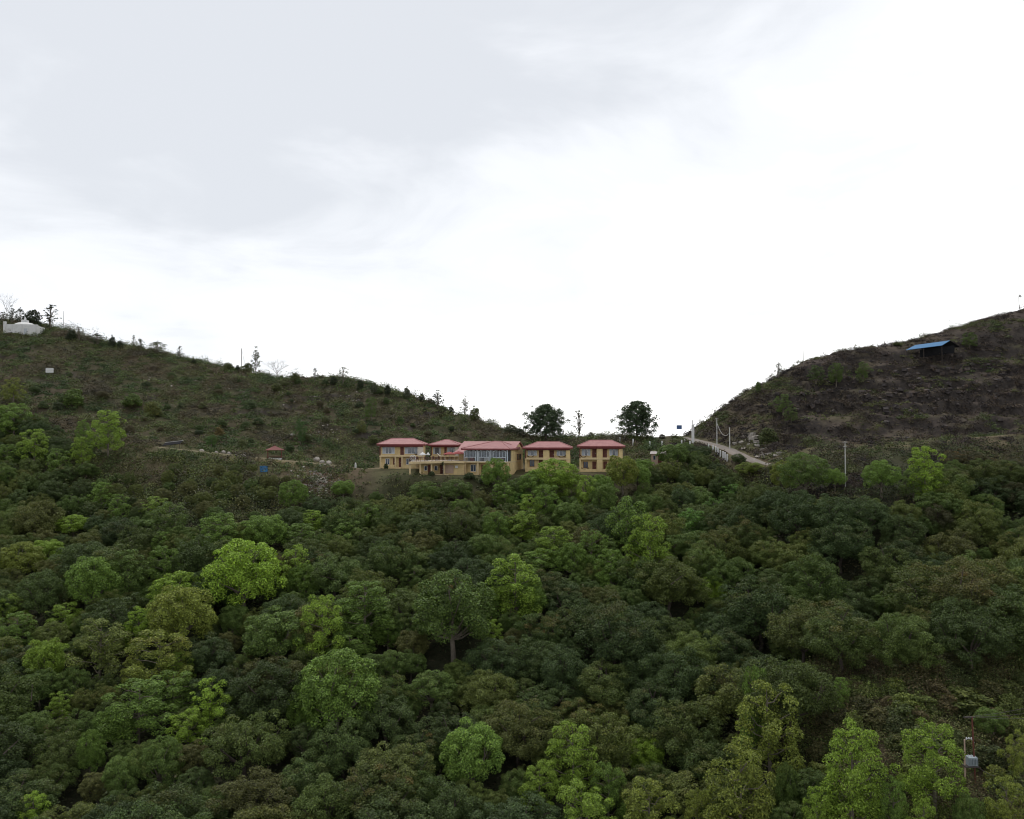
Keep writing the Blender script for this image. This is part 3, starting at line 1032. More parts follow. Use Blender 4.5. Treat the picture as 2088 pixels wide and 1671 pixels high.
def chair(px, Y, rz, label):
    ch = thing('terrace_chair', on_terrace(px, Y), rz, label, 'chair', 'dark chairs on the terrace')
    MB().box(-0.26, 0.26, -0.26, 0.26, 0.42, 0.48).build('seat', M['brownseat'], ch)
    MB().box(-0.26, 0.26, 0.2, 0.27, 0.49, 1.05).build('backrest', M['brownseat'], ch)
    for a in (-0.22, 0.22):
        for b2 in (-0.22, 0.22):
            MB().box(a - 0.025, a + 0.025, b2 - 0.025, b2 + 0.025, 0, 0.418).build('leg', M['iron'], ch)


chair(851, 193.8, 0.4, 'dark chair behind the terrace railing, beside the white ring ornament')
chair(869, 195.6, 2.2, 'dark chair between the two white parasols on the terrace')
chair(885, 196.6, 0.9, 'dark chair in the middle of the terrace below the pointed-roof house')
chair(893, 196.9, -0.9, 'dark chair left of the white canopy on the terrace')
cn = MB()
cv, NC = [], 12
for i in range(NC + 1):
    t = i / NC
    for s_ in (-0.5, 0.5):
        cv.append((-0.9 + 1.8 * t, s_, 1.75 - 0.5 * math.sin(math.pi * t) - 0.25 * t))
K = len(cv)
cn.add(cv + [(x, y, z - 0.04) for x, y, z in cv], [q for i in range(NC) for q in ((2 * i, 2 * i + 2, 2 * i + 3, 2 * i + 1), (K + 2 * i, K + 2 * i + 1, K + 2 * i + 3, K + 2 * i + 2), (2 * i, K + 2 * i, K + 2 * i + 2, 2 * i + 2), (2 * i + 1, 2 * i + 3, K + 2 * i + 3, K + 2 * i + 1))])
sh = thing('shade_canopy', on_terrace(899, 197.5), 0, 'white sagging shade cloth on posts in the middle of the terrace', 'canopy')
cn.build('cloth', M['white'], sh)
for xx in (-0.9, 0.9):
    MB().tube([(xx, 0, 0), (xx, 0, 1.75 if xx < 0 else 1.5)], 0.035, 6).build('post', M['steel'], sh)

# ------------------------------------------------------------------ smaller buildings and structures
def gpoint(px, py, Y):
    """point on the ground under pixel column px at distance Y"""
    p = at(px, py, Y)
    return np.array([p[0], p[1], float(H(p[0], p[1]))])


# gazebo
b0 = gpoint(560, 937, 207)
gz = thing('gazebo', b0, 0.25, 'open gazebo with red pyramid roof beside the earth path on the left', 'gazebo')
gr = MB().add([(-2.2, -2.2, 2.1), (2.2, -2.2, 2.1), (2.2, 2.2, 2.1), (-2.2, 2.2, 2.1), (0, 0, 3.1), (-2.2, -2.2, 2.0), (2.2, -2.2, 2.0), (2.2, 2.2, 2.0), (-2.2, 2.2, 2.0)],
              [(0, 1, 4), (1, 2, 4), (2, 3, 4), (3, 0, 4), (8, 7, 6, 5), (0, 5, 6, 1), (1, 6, 7, 2), (2, 7, 8, 3), (3, 8, 5, 0)]).build('roof', M['gazebo'], gz)
MB().lathe([(0.12, 3.02), (0.15, 3.14), (0.05, 3.26), (0.01, 3.38)], 8).build('finial', M['gazebo'], gr)
for a in (-1.6, 1.6):
    for b2 in (-1.6, 1.6):
        MB().tube([(a, b2, -0.6), (a, b2, 2.0)], 0.09, 8).build('post', M['door'], gz)
MB().box(-1.75, 1.75, -1.75, 1.75, -0.6, 0.12).build('floor', M['concrete'], gz)
for (xa, xb, ya, yb) in ((-1.5, 1.5, 1.35, 1.7), (-1.7, -1.35, -1.5, 1.3)):
    MB().box(xa, xb, ya, yb, 0.121, 0.5).build('bench', M['inner'], gz)

# small dark lean-to on the path
b0 = gpoint(352, 914, 207)
sh = thing('lean_to_shed', b0, 0.12, 'low open shed with sloping black sheet roof at the left end of the path', 'shed')
MB().add([(-2.1, -1.3, 0.55), (2.1, -1.3, 1.05), (2.1, 1.3, 1.75), (-2.1, 1.3, 1.25), (-2.1, -1.3, 0.63), (2.1, -1.3, 1.13), (2.1, 1.3, 1.83), (-2.1, 1.3, 1.33)],
         [(3, 2, 1, 0), (4, 5, 6, 7), (0, 1, 5, 4), (1, 2, 6, 5), (2, 3, 7, 6), (3, 0, 4, 7)]).build('roof', M['black'], sh)
MB().tube([(-2.15, 1.36, 1.35), (2.15, 1.36, 1.86)], 0.05, 6).build('edge_batten', M['concrete'], sh)
for x, y, z in ((-1.9, -1.1, 0.6), (1.9, -1.1, 1.05), (-1.9, 1.1, 1.15), (1.9, 1.1, 1.65)):
    MB().tube([(x, y, -0.5), (x, y, z)], 0.06, 6).build('post', M['dbark'], sh)

# blue sheeting box below the path
for _Y in np.arange(185, 206, 0.25):
    b0 = at(538, 962, _Y)
    if b0[2] < float(H(b0[0], b0[1])):
        break
bz = b0[2]
bt = thing('blue_tank', (b0[0], b0[1], bz - 0.1), 0.1, 'blue boxy tank set into the bank below the gazebo', 'tank')
MB().box(-0.8, 0.8, -0.6, 0.6, 0, 1.3).build('body', M['blue'], bt)
for xx in (-0.5, 0, 0.5):
    MB().box(xx - 0.04, xx + 0.04, -0.64, -0.602, 0.05, 1.25).build('rib', M['blue'], bt)
MB().box(-0.85, 0.85, -0.65, 0.65, 1.302, 1.38).build('lid', M['blue'], bt)

# small hut
b0 = at(1341, 946, 206)
hu = thing('hut', (b0[0], b0[1], b0[2]), math.radians(-18), 'small pinkish hut with grey tin roof right of the guesthouses, half hidden by trees', 'hut')
MB().box(-1.5, 1.5, 0, 2.4, -1.0, 2.35).build('wall', M['hutwall'], hu)
MB().add([(-1.85, -0.4, 2.38), (1.85, -0.4, 2.38), (1.85, 2.8, 2.38), (-1.85, 2.8, 2.38), (-1.85, 1.2, 2.95), (1.85, 1.2, 2.95)], [(3, 2, 1, 0), (0, 1, 5, 4), (2, 3, 4, 5), (0, 4, 3), (1, 2, 5)]).build('roof', M['hutroof'], hu)
window(hu, -1.1, -0.45, 0.9, 2.0, 0.0, 1, False, 'hutroof')
door(hu, 0.1, 0.95, 0.0, 2.1, 0.0)

# white stupa compound on the left hilltop
for _Y in np.arange(270, 318, 0.25):
    b0 = at(42, 681, _Y)
    if b0[2] < float(H(b0[0], b0[1])):
        break
b0[2] += 0.2
st = thing('stupa', b0, 0.12, 'white domed stupa inside a white wall on the left hilltop', 'stupa')
MB().box(-5.2, 5.4, -0.2, 0.2, -2, 3.0).build('wall', M['white'], st)
MB().box(-5.4, -4.7, -0.4, 0.4, -2, 3.9).build('pillar', M['white'], st)
MB().box(5.0, 5.6, -0.4, 0.4, -2, 2.7).build('pillar', M['white'], st)
MB().box(5.01, 5.4, 0.41, 6, -2, 2.6).build('wall', M['white'], st)
dm = MB().lathe([(3.9, 0), (3.9, 2.6), (3.7, 3.0), (3.2, 3.5), (2.3, 3.95), (1.2, 4.2), (0.3, 4.28)], 28, (-0.6, 4.6, 0)).build('dome', M['white'], st, True)
MB().box(-1.5, 0.3, 3.7, 5.5, 4.15, 5.0).build('harmika', M['white'], dm)
MB().lathe([(0.5, 5.0), (0.35, 5.5), (0.1, 6.2)], 10, (-0.6, 4.6, 0)).build('spire', M['white'], dm)
MB().box(1.2, 2.1, -0.28, -0.21, -0.6, 1.6).build('gate', M['steel'], st)
for xx in (-2.4, 0.4):
    MB().box(xx, xx + 0.3, -0.3, -0.205, -2, 3.05).build('pilaster', M['white'], st)

# blue-roofed shed on the right hill
b0 = gpoint(1893, 712, 252)
bb = at(1893, 715, 252)
bs = thing('blue_roof_shed', (bb[0], bb[1], bb[2] - 2.2), 0.0, 'open shed with sloping blue sheet roof high on the right hill', 'shed')


def rl(px, py, dy):
    p = at(px, py, 252 + dy)
    return np.array((p[0] - bb[0], p[1] - bb[1], p[2] - bb[2] + 2.2))


e0, e1, r1, r0 = rl(1847, 714, -2.5), rl(1921, 704.5, -2.5), rl(1937, 694.5, 1.0), rl(1866, 704, 1.0)
k0, k1 = rl(1888, 716, 4.2), rl(1957, 707, 4.2)
th = np.array((0, 0, -0.1))
MB().add([e0, e1, r1, r0, e0 + th, e1 + th, r1 + th, r0 + th], [(0, 1, 2, 3), (7, 6, 5, 4), (0, 4, 5, 1), (1, 5, 6, 2), (2, 6, 7, 3), (3, 7, 4, 0)]).build('roof', M['blue'], bs)
MB().add([r0, r1, k1, k0, r0 + th, r1 + th, k1 + th, k0 + th], [(0, 1, 2, 3), (7, 6, 5, 4), (0, 4, 5, 1), (1, 5, 6, 2), (2, 6, 7, 3), (3, 7, 4, 0)]).build('rear_roof', M['black'], bs)
for nm, pp in (('post', e0), ('post', e1), ('post', k1), ('post', k0), ('post', (e0 + e1) / 2)):
    gzz = float(H(bb[0] + pp[0], bb[1] + pp[1])) - (bb[2] - 2.2)
    MB().tube([(pp[0], pp[1] + 0.15, gzz - 0.3), (pp[0], pp[1] + 0.15, pp[2] - 0.05)], 0.08, 6).build(nm, M['dbark'], bs)
bw0, bw1 = (r0 + k0) / 2, (r1 + k1) / 2
MB().add([bw0 + (0, 0.3, -2.8), bw1 + (0, 0.3, -2.8), bw1 + (0, 0.3, -0.5), bw0 + (0, 0.3, -0.5), bw0 + (0, 0.4, -2.8), bw1 + (0, 0.4, -2.8), bw1 + (0, 0.4, -0.5), bw0 + (0, 0.4, -0.5)],
         [(3, 2, 1, 0), (4, 5, 6, 7), (0, 1, 5, 4), (1, 2, 6, 5), (2, 3, 7, 6), (3, 0, 4, 7)]).build('back_wall', M['black'], bs)

# ------------------------------------------------------------------ poles, signs, posts
POLE_TOP = {}


def pole(px, pyt, pyb, Y, r, label, mat='concrete', lean=0.0, cat='pole', arms=(), group='utility poles', name='utility_pole'):
    b = gpoint(px, pyb, Y)
    top = at(px, pyt, Y)
    h = top[2] - b[2]
    p = thing(name, b, 0, label, cat, group)
    MB().tube([(0, 0, -0.5), (lean * 0.5, 0, h * 0.5), (lean, 0, h)], [r, r * 0.85, r * 0.7], 10).build('shaft', M[mat], p)
    for dz, w in arms:
        MB().box(lean - w, lean + w, -0.06, 0.06, h - dz - 0.06, h - dz + 0.06).build('crossarm', M['iron'], p)
        for xx in (-w + 0.08, w - 0.08):
            MB().lathe([(0.05, 0), (0.07, 0.08), (0.04, 0.2)], 8, (lean + xx, 0, h - dz + 0.062)).build('insulator', M['ceramic'], p)
    POLE_TOP[label] = Vector((b[0] + lean, b[1], b[2] + h))
    return p, h


p, h = pole(1413, 857, 907, 232, 0.2, 'pale pole with solar lamp on its top at the crest of the road', 'concrete')
MB().box(0.1, 1.0, -0.35, 0.35, h - 1.2, h - 1.12).build('solar_panel', M['bluesign'], p)
MB().tube([(0, 0, h - 1.5), (0.5, 0, h - 1.22)], 0.04, 6).build('arm', M['steel'], p)
MB().box(-0.32, 0.32, -0.3, 0.3, -0.5, 5.0).build('lower_pillar', M['white'], p)
L1, L2 = 'tall grey pole beside the road, left of the two joined by a wire', 'shorter grey pole beside the road, right of the two joined by a wire'
pole(1462, 853, 913, 226, 0.14, L1, 'concrete', 0.0, arms=((0.3, 0.4),))
pole(1488, 872, 919, 219, 0.16, L2, 'concrete', 0.0)
pole(1724, 900, 989, 165, 0.11, 'lone pale utility pole standing among shrubs on the right', 'concrete', arms=((0.35, 0.45), (1.2, 0.3)))
pole(492, 711, 757, 292, 0.12, 'thin pale pole with a stay wire on the left hill skyline', 'twig')
pole(846, 763, 806, 271, 0.09, 'thin pole on the left hill skyline above the guesthouses', 'twig')
pole(129, 635, 690, 306, 0.08, 'thin pole right of the trees by the white stupa', 'twig')
pole(1638, 706, 742, 256, 0.1, 'thin pale pole on the right hill skyline left of the blue-roofed shed', 'twig')
pole(1780, 688, 709, 264, 0.05, 'very thin pole on the right hill skyline between lone pole and blue-roofed shed', 'twig')
pole(1923, 652, 676, 271, 0.08, 'short pole on the right hill skyline above the blue-roofed shed', 'twig')
p, h = pole(2078, 604, 634, 277, 0.13, 'pole with round white dish on top of the right hill at picture edge', 'twig')
dsh = MB().lathe([(0.05, 0), (0.5, 0.12), (0.62, 0.3), (0.5, 0.24)], 14).build('dish', M['concrete'], p)
dsh.location = (0.1, -0.15, h - 0.2)
dsh.rotation_euler = (1.1, 0, 0.4)
p, h = pole(38, 689, 701, 290, 0.16, 'leaning white post on the grass below the white stupa', 'white', lean=0.55, name='leaning_post', cat='post', group=None)


def wire(a, b, sag, label, r=0.025, mat='iron'):
    a, b = Vector(a), Vector(b)
    P = []
    for i in range(17):
        t = i / 16
        q = a.lerp(b, t)
        q.z -= sag * 4 * t * (1 - t)
        P.append(q)
    o = MB().tube(P, r, 5).build('power_cable', M[mat])
    tag(o, label, 'cable', 'power cables')
    return o


a, b_ = POLE_TOP[L1] + Vector((0, 0, -1.2)), POLE_TOP[L2] + Vector((0, 0, -1.3))
wire(a, b_, 1.9, 'sagging grey cable between the two poles beside the road', 0.05, 'concrete')
sp = POLE_TOP['thin pale pole with a stay wire on the left hill skyline']
e_ = gpoint(503, 757, 291)
wire(sp, e_, 0.1, 'thin stay wire running down from the pole on the left skyline', 0.035, 'concrete')

# blue road sign and white board
b0 = gpoint(1385, 889, 243)
zt, zb = at(1385, 867.5, 243)[2] - b0[2], at(1385, 875.5, 243)[2] - b0[2]
sg = thing('road_sign', b0, 0.0, 'small blue board on thin posts beside the crest of the road', 'sign')
MB().box(-0.75, 0.75, -0.03, 0.03, zb, zt).build('board', M['bluesign'], sg)
for xx in (-0.6, 0.6):
    MB().tube([(xx, 0.06, -0.4), (xx, 0.06, zt)], 0.022, 6).build('post', M['concrete'], sg)
b0 = gpoint(101, 762, 252)
b0[2] = max(b0[2], at(101, 764, 252)[2] - 0.3)
zt = at(101, 751, 252)[2] - b0[2]
sg = thing('notice_board', b0, 0.1, 'blank white board standing in the scrub on the left hillside', 'sign')
MB().box(-1.1, 1.1, -0.04, 0.04, zt - 1.35, zt).build('board', M['white'], sg)
for xx in (-0.8, 0.8):
    MB().tube([(xx, 0.1, -1.0), (xx, 0.1, zt - 0.1)], 0.05, 6).build('post', M['iron'], sg)
b0 = gpoint(725, 952, 204)
o = MB().box(-0.2, 0.2, -0.2, 0.2, -0.3, 0.9).lathe([(0.12, 0.9), (0.2, 1.1), (0.12, 1.3), (0.02, 1.36)], 8).build('garden_post', M['white'])
o.location = b0
tag(o, 'small white post beside the path left of the leftmost guesthouse', 'post')

# white marker posts: along the upper bank and along the road edge
marks = [(1264, 894, 902, 232), (1291, 897, 908, 230), (1325, 902, 914, 228), (1350, 901, 910, 229), (1390, 899, 906, 236), (1396, 898, 903, 238), (1407, 901, 909, 234),
         (1445, 907, 914, 226), (1454, 909.5, 918, 222), (1459.5, 912, 922, 220), (1464, 915, 927, 217.5), (1469, 920, 932, 215), (1474.5, 922, 935, 213), (1478.5, 924, 938, 211), (1483, 928, 941, 209)]
where = ['just right of the rightmost guesthouse roof', 'second on the bank right of the rightmost guesthouse', 'under the right pine trunk side of the bank', 'last on the grassy bank before the road trees',
         'first small one at the crest of the road', 'second small one at the crest of the road', 'beside the solar lamp pole'] + [
    f'{k} of the eight down the road edge counted from the top' for k in ('first', 'second', 'third', 'fourth', 'fifth', 'sixth', 'seventh', 'eighth')]
for (px, pt, pb, Y), wh in zip(marks, where):
    for Y in np.arange(Y - 14, Y + 14, 0.2):
        x, y, _ = at(px, pb, Y)
        if _ < float(H(x, y)) + 0.05:
            break
    z0_, z1_ = at(px, pb, Y)[2], at(px, pt - 1, Y)[2]
    g0 = float(H(x, y))
    m_ = MB().box(-0.16, 0.16, -0.16, 0.16, min(g0 - z0_, 0) - 0.5, z1_ - z0_).add(
        [(-0.16, -0.16, z1_ - z0_ + 0.002), (0.16, -0.16, z1_ - z0_ + 0.002), (0.16, 0.16, z1_ - z0_ + 0.002), (-0.16, 0.16, z1_ - z0_ + 0.002), (0, 0, z1_ - z0_ + 0.1)], [(0, 1, 4), (1, 2, 4), (2, 3, 4), (3, 0, 4)])
    o = m_.build('marker_post', M['white'])
    o.location = (x, y, z0_)
    tag(o, 'white marker post, ' + wh, 'post', 'white marker posts')

# transformer on two poles, lower right
TY = 92.0
b0 = at(1977, 1590, TY)
b0[2] = float(H(b0[0], b0[1]))
hz = lambda py: at(1977, py, TY)[2] - b0[2]
xs = lambda px: at(px, 1500, TY)[0] - at(1977, 1500, TY)[0]
tr = thing('pole_transformer', b0, 0.0, 'grey electrical transformer mounted between two brown poles at lower right', 'transformer')
MB().tube([(xs(1968), 0, -0.6), (xs(1968), 0, hz(1508))], 0.075, 8).build('short_pole', M['hutwall'], tr)
MB().tube([(xs(1989), 0, -0.6), (xs(1984), 0, hz(1462))], 0.085, 8).build('tall_pole', M['door'], tr)
MB().tube([(xs(1971), 0.02, hz(1509)), (xs(1976), 0.02, hz(1505.5)), (xs(1983), 0.02, hz(1508)), (xs(1988), 0.02, hz(1515))], 0.045, 6).build('crossarm', M['steel'], tr)
for px in (1972, 1977, 1982):
    MB().lathe([(0.05, 0), (0.08, 0.06), (0.05, 0.1), (0.08, 0.16), (0.03, 0.24)], 8, (xs(px), 0.0, hz(1508))).build('insulator', M['ceramic'], tr)
tk = MB().box(xs(1972.5), xs(1990.5), -0.38, 0.38, hz(1560), hz(1543)).build('tank', M['grey'], tr)
for k in range(6):
    xx = xs(1973.5) + k * (xs(1989.5) - xs(1973.5)) / 5
    MB().box(xx - 0.02, xx + 0.02, -0.5, -0.382, hz(1558), hz(1545)).build('cooling_fin', M['grey'], tk)
for px in (1975, 1981, 1987):
    MB().lathe([(0.05, 0), (0.06, 0.05), (0.035, 0.2)], 8, (xs(px), 0, hz(1543) + 0.002)).build('bushing', M['ceramic'], tk)
MB().box(xs(1965), xs(1993), -0.45, 0.45, hz(1563), hz(1560.2)).build('platform', M['iron'], tr)
MB().box(xs(1967), xs(1990), -0.06, 0.06, hz(1464.5), hz(1462)).build('top_crossarm', M['iron'], tr)
T3 = Vector(b0)
for k, (px, lb) in enumerate(((1968, 'upper'), (1979, 'middle'), (1990, 'lower'))):
    a = T3 + Vector((xs(px), 0, hz(1462)))
    e_ = at(2160, 1425 + 16 * k, TY + 8)
    wire(a, e_, 0.35, f'{lb} of the three dark cables running right from the tall transformer pole', 0.022)
e_ = at(1790, 1575, TY - 6)
wire(T3 + Vector((xs(1990), 0, hz(1560))), at(2030, 1583, TY - 2), 0.2, 'dark cable slanting down right from the transformer platform', 0.03)

# boulders
def boulder_mesh(seed):
    r = np.random.default_rng(seed)
    import bmesh
    bm = bmesh.new()
    bmesh.ops.create_icosphere(bm, subdivisions=2, radius=0.5)
    k = r.normal(size=(5, 3))
    for v_ in bm.verts:
        c_ = np.array(v_.co)
        d_ = 1 + 0.16 * math.sin(3 * c_ @ k[0] + 1) + 0.12 * math.sin(5 * c_ @ k[1]) + 0.09 * math.sin(9 * c_ @ k[2])
        v_.co = Vector(c_ * d_ * (1.15, 0.9, 0.75))
    me = bpy.data.meshes.new('boulder')
    bm.to_mesh(me)
    bm.free()
    return me


BM_ = [boulder_mesh(k) for k in range(4)]
for m_ in BM_:
    m_.materials.append(M['stone'])
bl = [(411, 919, 205.5, 1.0, 'first of the four on the path edge between black shed and gazebo'), (441, 921, 205.5, 0.9, 'second of the four on the path edge between black shed and gazebo'),
      (455, 920, 206.5, 1.2, 'third of the four on the path edge between black shed and gazebo'), (466, 922, 206, 1.0, 'fourth of the four on the path edge between black shed and gazebo'),
      (481, 934, 203, 0.7, 'small, below the path left of the gazebo'), (496, 936, 202.5, 1.1, 'flat, below the path left of the gazebo'), (550, 932, 205.5, 0.6, 'at the left foot of the gazebo'),
      (645, 934, 206, 1.4, 'largest and topmost of the group right of the gazebo'), (657, 940, 205.5, 1.1, 'lower middle of the group right of the gazebo'), (670, 942, 205.5, 1.3, 'right end of the group right of the gazebo'),
      (597, 884, 228, 1.0, 'pale, half way up the slope above the gazebo'), (632, 885, 228, 0.7, 'small, half way up the slope right of the green cone tree')]
for k, (px, py, Y, s_, lb) in enumerate(bl):
    o = link('boulder', BM_[k % 4], None)
    p_ = gpoint(px, py, Y)
    o.location = (p_[0], p_[1], max(p_[2] + 0.15 * s_, at(px, py + 3, Y)[2]))
    o.scale = (s_, s_, s_)
    o.rotation_euler = (0, 0, k * 1.3)
    tag(o, 'pale boulder, ' + lb, 'boulder', 'pale boulders along the path')


def rubble(name, centers, mat, smin, smax, label):
    """many small stones joined: nobody could count them"""
    r = np.random.default_rng(len(centers))
    VV, FF = [], []
    ico = BM_[0]
    bv = np.array([v_.co[:] for v_ in ico.vertices])
    bf = np.array([p_.vertices[:] for p_ in ico.polygons])
    # reduce: take an 8-corner rough block instead of the full boulder
    cb_ = np.array([(-1, -1, -1), (1, -1, -1), (1, 1, -1), (-1, 1, -1), (-1, -1, 1), (1, -1, 1), (1, 1, 1), (-1, 1, 1)]) * 0.5
    cf = np.array([(3, 2, 1, 0), (4, 5, 6, 7), (0, 1, 5, 4), (1, 2, 6, 5), (2, 3, 7, 6), (3, 0, 4, 7)])
    for i, (x, y) in enumerate(centers):
        s_ = smin + (smax - smin) * r.random() ** 2.2
        q = cb_ * (1 + r.uniform(-0.35, 0.35, (8, 3))) * (s_ * np.array((1.2, 1.0, 0.7)))
        R = np.array(Matrix.Rotation(r.uniform(0, 6.28), 3, 'Z') @ Matrix.Rotation(r.uniform(-0.6, 0.6), 3, 'X'))
        q = q @ R.T + (x, y, float(H(x, y)) + 0.12 * s_)
        FF.append(cf + 8 * i)
        VV.append(q)
    o = link(name, mesh_np(name, np.concatenate(VV), np.concatenate(FF)), mat)
    o['kind'] = 'stuff'
    tag(o, label, 'rubble')
    return o


def gauss_px(n_, px, py, spx, spy, seed):
    """ground points whose picture place is scattered about (px,py)"""
    r = np.random.default_rng(seed)
    out = []
    while len(out) < n_:
        a, b2 = r.normal(px, spx), r.normal(py, spy)
        for Y in np.arange(150, 300, 0.6):
            q = at(a, b2, Y)
            if q[2] < float(H(q[0], q[1])):
                out.append((q[0], q[1]))
                break
        else:
            out.append((at(a, b2, 240)[0], 240))
    return out


rubble('rubble', gauss_px(240, 652, 985, 17, 13, 3) + gauss_px(60, 640, 962, 28, 6, 4), M['stone'], 0.12, 0.6, 'pale broken stones spilling down the cut bank below the path')
rubble('roadside_rubble', gauss_px(46, 1530, 905, 16, 8, 5) + gauss_px(30, 1560, 925, 26, 7, 6), M['stone'], 0.2, 1.3, 'grey white stones on the cut slope beside the road')
rubble('slope_stones', gauss_px(110, 500, 795, 60, 9, 7) + gauss_px(60, 640, 890, 30, 14, 8) + gauss_px(60, 700, 815, 60, 10, 9) + gauss_px(16, 320, 775, 20, 5, 10), M['stone'], 0.1, 0.5, 'scattered pale stones on the left hillside')
rubble('ledge_stones', gauss_px(330, 1830, 805, 130, 32, 11) + gauss_px(120, 1990, 760, 60, 22, 12), M['dstone'], 0.25, 1.3, 'dark broken rock ledges across the right hillside')

# ------------------------------------------------------------------ vegetation
def norm(v):
    return v / np.maximum(np.linalg.norm(v, axis=-1, keepdims=True), 1e-9)


def leaf_quads(P, N, size, r, aspect=0.62, fold=0.12):
    """rhombic, slightly folded leaves at P facing N"""
    n_ = len(P)
    a = norm(np.cross(N, norm(r.normal(size=(n_, 3)))))
    b = np.cross(N, a)
    s_ = size[:, None]
    V_ = np.empty((n_, 4, 3))
    V_[:, 0] = P - a * s_ * 0.5
    V_[:, 1] = P + b * s_ * 0.5 * aspect - N * s_ * fold
    V_[:, 2] = P + a * s_ * 0.5
    V_[:, 3] = P - b * s_ * 0.5 * aspect - N * s_ * fold
    return V_.reshape(-1, 3), np.arange(n_ * 4).reshape(n_, 4)


def crown_mesh(name, clumps, per_m2, size, r, up=0.45, out=0.5, cen=(0, 0, 5), jit=0.55, shell=(0.55, 1.08)):
    """clumps: (x, y, z, radius, flush)"""
    P, N, S_, FL = [], [], [], []
    cen = np.array(cen)
    for (x, y, z, rad, fl) in clumps:
        k = max(12, int(per_m2 * rad * rad))
        c_ = np.array((x, y, z))
        d = norm(r.normal(size=(k, 3)) + norm(c_ - cen) * out + np.array((0, 0, up)))
        rr = rad * r.uniform(shell[0], shell[1], (k, 1)) ** 0.7
        p_ = c_ + d * rr * np.array((1, 1, 0.8))
        P.append(p_)
        N.append(norm(d * 0.8 + np.array((0, 0, 0.55)) + r.normal(size=(k, 3)) * jit))
        S_.append(r.uniform(size[0], size[1], k))
        FL.append(np.full(k, fl) * r.uniform(0.4, 1.2, k) * (d[:, 2] > -0.1))
    P, N, S_, FL = np.concatenate(P), np.concatenate(N), np.concatenate(S_), np.concatenate(FL)
    V_, F_ = leaf_quads(P, N, S_, r)
    return mesh_np(name, V_, F_, {'flush': ('FLOAT', np.repeat(np.clip(FL, 0, 1), 4))})


def limb_mesh(name, segs):
    b = MB()
    for P, R_ in segs:
        b.tube(P, R_, 6)
    me = bpy.data.meshes.new(name)
    me.from_pydata(b.v, [], b.f)
    me.update()
    return me


def bend(a, b, r, k=4, w=0.08):
    a, b = np.array(a, float), np.array(b, float)
    L = np.linalg.norm(b - a)
    return [a * (1 - t) + b * t + (r.normal(size=3) * w * L * math.sin(math.pi * t) if 0 < t < 1 else 0) for t in np.linspace(0, 1, k)]


def make_dome_tree(seed, tall=1.0):
    """broad evergreen: 9 m wide, 9 m tall"""
    r = np.random.default_rng(seed)
    rx, ry, rz_, zc_ = 4.1 * r.uniform(0.88, 1.12), 4.1 * r.uniform(0.88, 1.12), 3.7 * r.uniform(0.9, 1.12) * tall, 4.9 if tall >= 1 else 5.3
    ph = r.uniform(0, 6.28, 4)
    cl_ = []
    N_ = 92
    for i in range(N_):
        u = 1 - 1.75 * (i + 0.5) / N_
        az = i * 2.39996 + r.uniform(-0.3, 0.3)
        s_ = math.sqrt(max(0, 1 - u * u))
        lump = 1 + 0.17 * math.sin(2 * az + ph[0] + u) + 0.14 * math.sin(3 * az + ph[1] + 3 * u) + r.uniform(-0.2, 0.14)
        rad = r.uniform(0.4, 1.12)
        k = 0.9 * lump
        cl_.append((rx * s_ * math.cos(az) * k, ry * s_ * math.sin(az) * k, zc_ + rz_ * u * k, rad, max(0, r.normal(0.25, 0.4)) * (u > 0.1)))
    for i in range(10):
        d = norm(r.normal(size=3)) * r.uniform(0.2, 0.55)
        cl_.append((rx * d[0], ry * d[1], zc_ + rz_ * d[2], 1.3, 0))
    crown = crown_mesh('evergreen_crown', cl_, 300, (0.13, 0.30), r, cen=(0, 0, zc_ - 1), jit=0.7, shell=(0.4, 1.15))
    fork = (r.uniform(-0.3, 0.3), r.uniform(-0.3, 0.3), 2.6)
    segs = [(bend((0, 0, -1.5), fork, r), [0.30, 0.26, 0.24, 0.2])]
    for i in range(7):
        c_ = cl_[int(r.integers(0, 34))]
        segs.append((bend(fork, c_[:3], r), [0.15, 0.11, 0.08, 0.04]))
    return crown, limb_mesh('evergreen_trunk', segs)


def make_tall_tree(seed, slim=1.0, sparse=1.0):
    """upright light green broadleaf: 6 m wide, 10 m tall"""
    r = np.random.default_rng(seed)
    R0 = 2.75 * slim
    lean = r.uniform(-0.35, 0.35, 2)
    cl_, segs = [], []
    ax = lambda z: np.array((lean[0] * z / 10, lean[1] * z / 10, z))
    segs.append(([ax(z) for z in (-1.5, 1.5, 4, 7, 9.4)], [0.24, 0.19, 0.14, 0.08, 0.02]))
    N_ = 40
    for i in range(N_):
        t = (i + 0.5) / N_
        z = 2.0 + 7.3 * t ** 0.95
        prof = (math.sin(math.pi * (0.2 + 0.70 * t)) ** 0.6) * (1 + 0.16 * math.sin(i * 0.9 + seed))
        az = i * 2.39996 + r.uniform(-0.5, 0.5)
        rad = r.uniform(0.55, 1.15) * (1.0 - 0.2 * t) * (0.8 + 0.2 * slim)
        k = R0 * prof * r.uniform(0.55, 1.1)
        p_ = ax(z) + np.array((math.cos(az) * k, math.sin(az) * k, r.uniform(-0.2, 0.3)))
        cl_.append((*p_, rad, max(0, r.normal(0.15, 0.3))))
        if i % 2 == 0:
            segs.append((bend(ax(z - 0.9 - 0.5 * (1 - t)), p_, r), [0.07, 0.05, 0.035, 0.015]))
    for i in range(7):
        z = 3.6 + 5 * i / 7
        cl_.append((*(ax(z) + r.normal(size=3) * 0.4), 0.95 - 0.05 * i, 0))
    cl_.append((*ax(9.55), 0.55, 0.1))
    crown = crown_mesh('broadleaf_crown', cl_, 330 * sparse, (0.13, 0.29), r, up=0.5, cen=(0, 0, 4.5), jit=0.6)
    return crown, limb_mesh('broadleaf_trunk', segs)


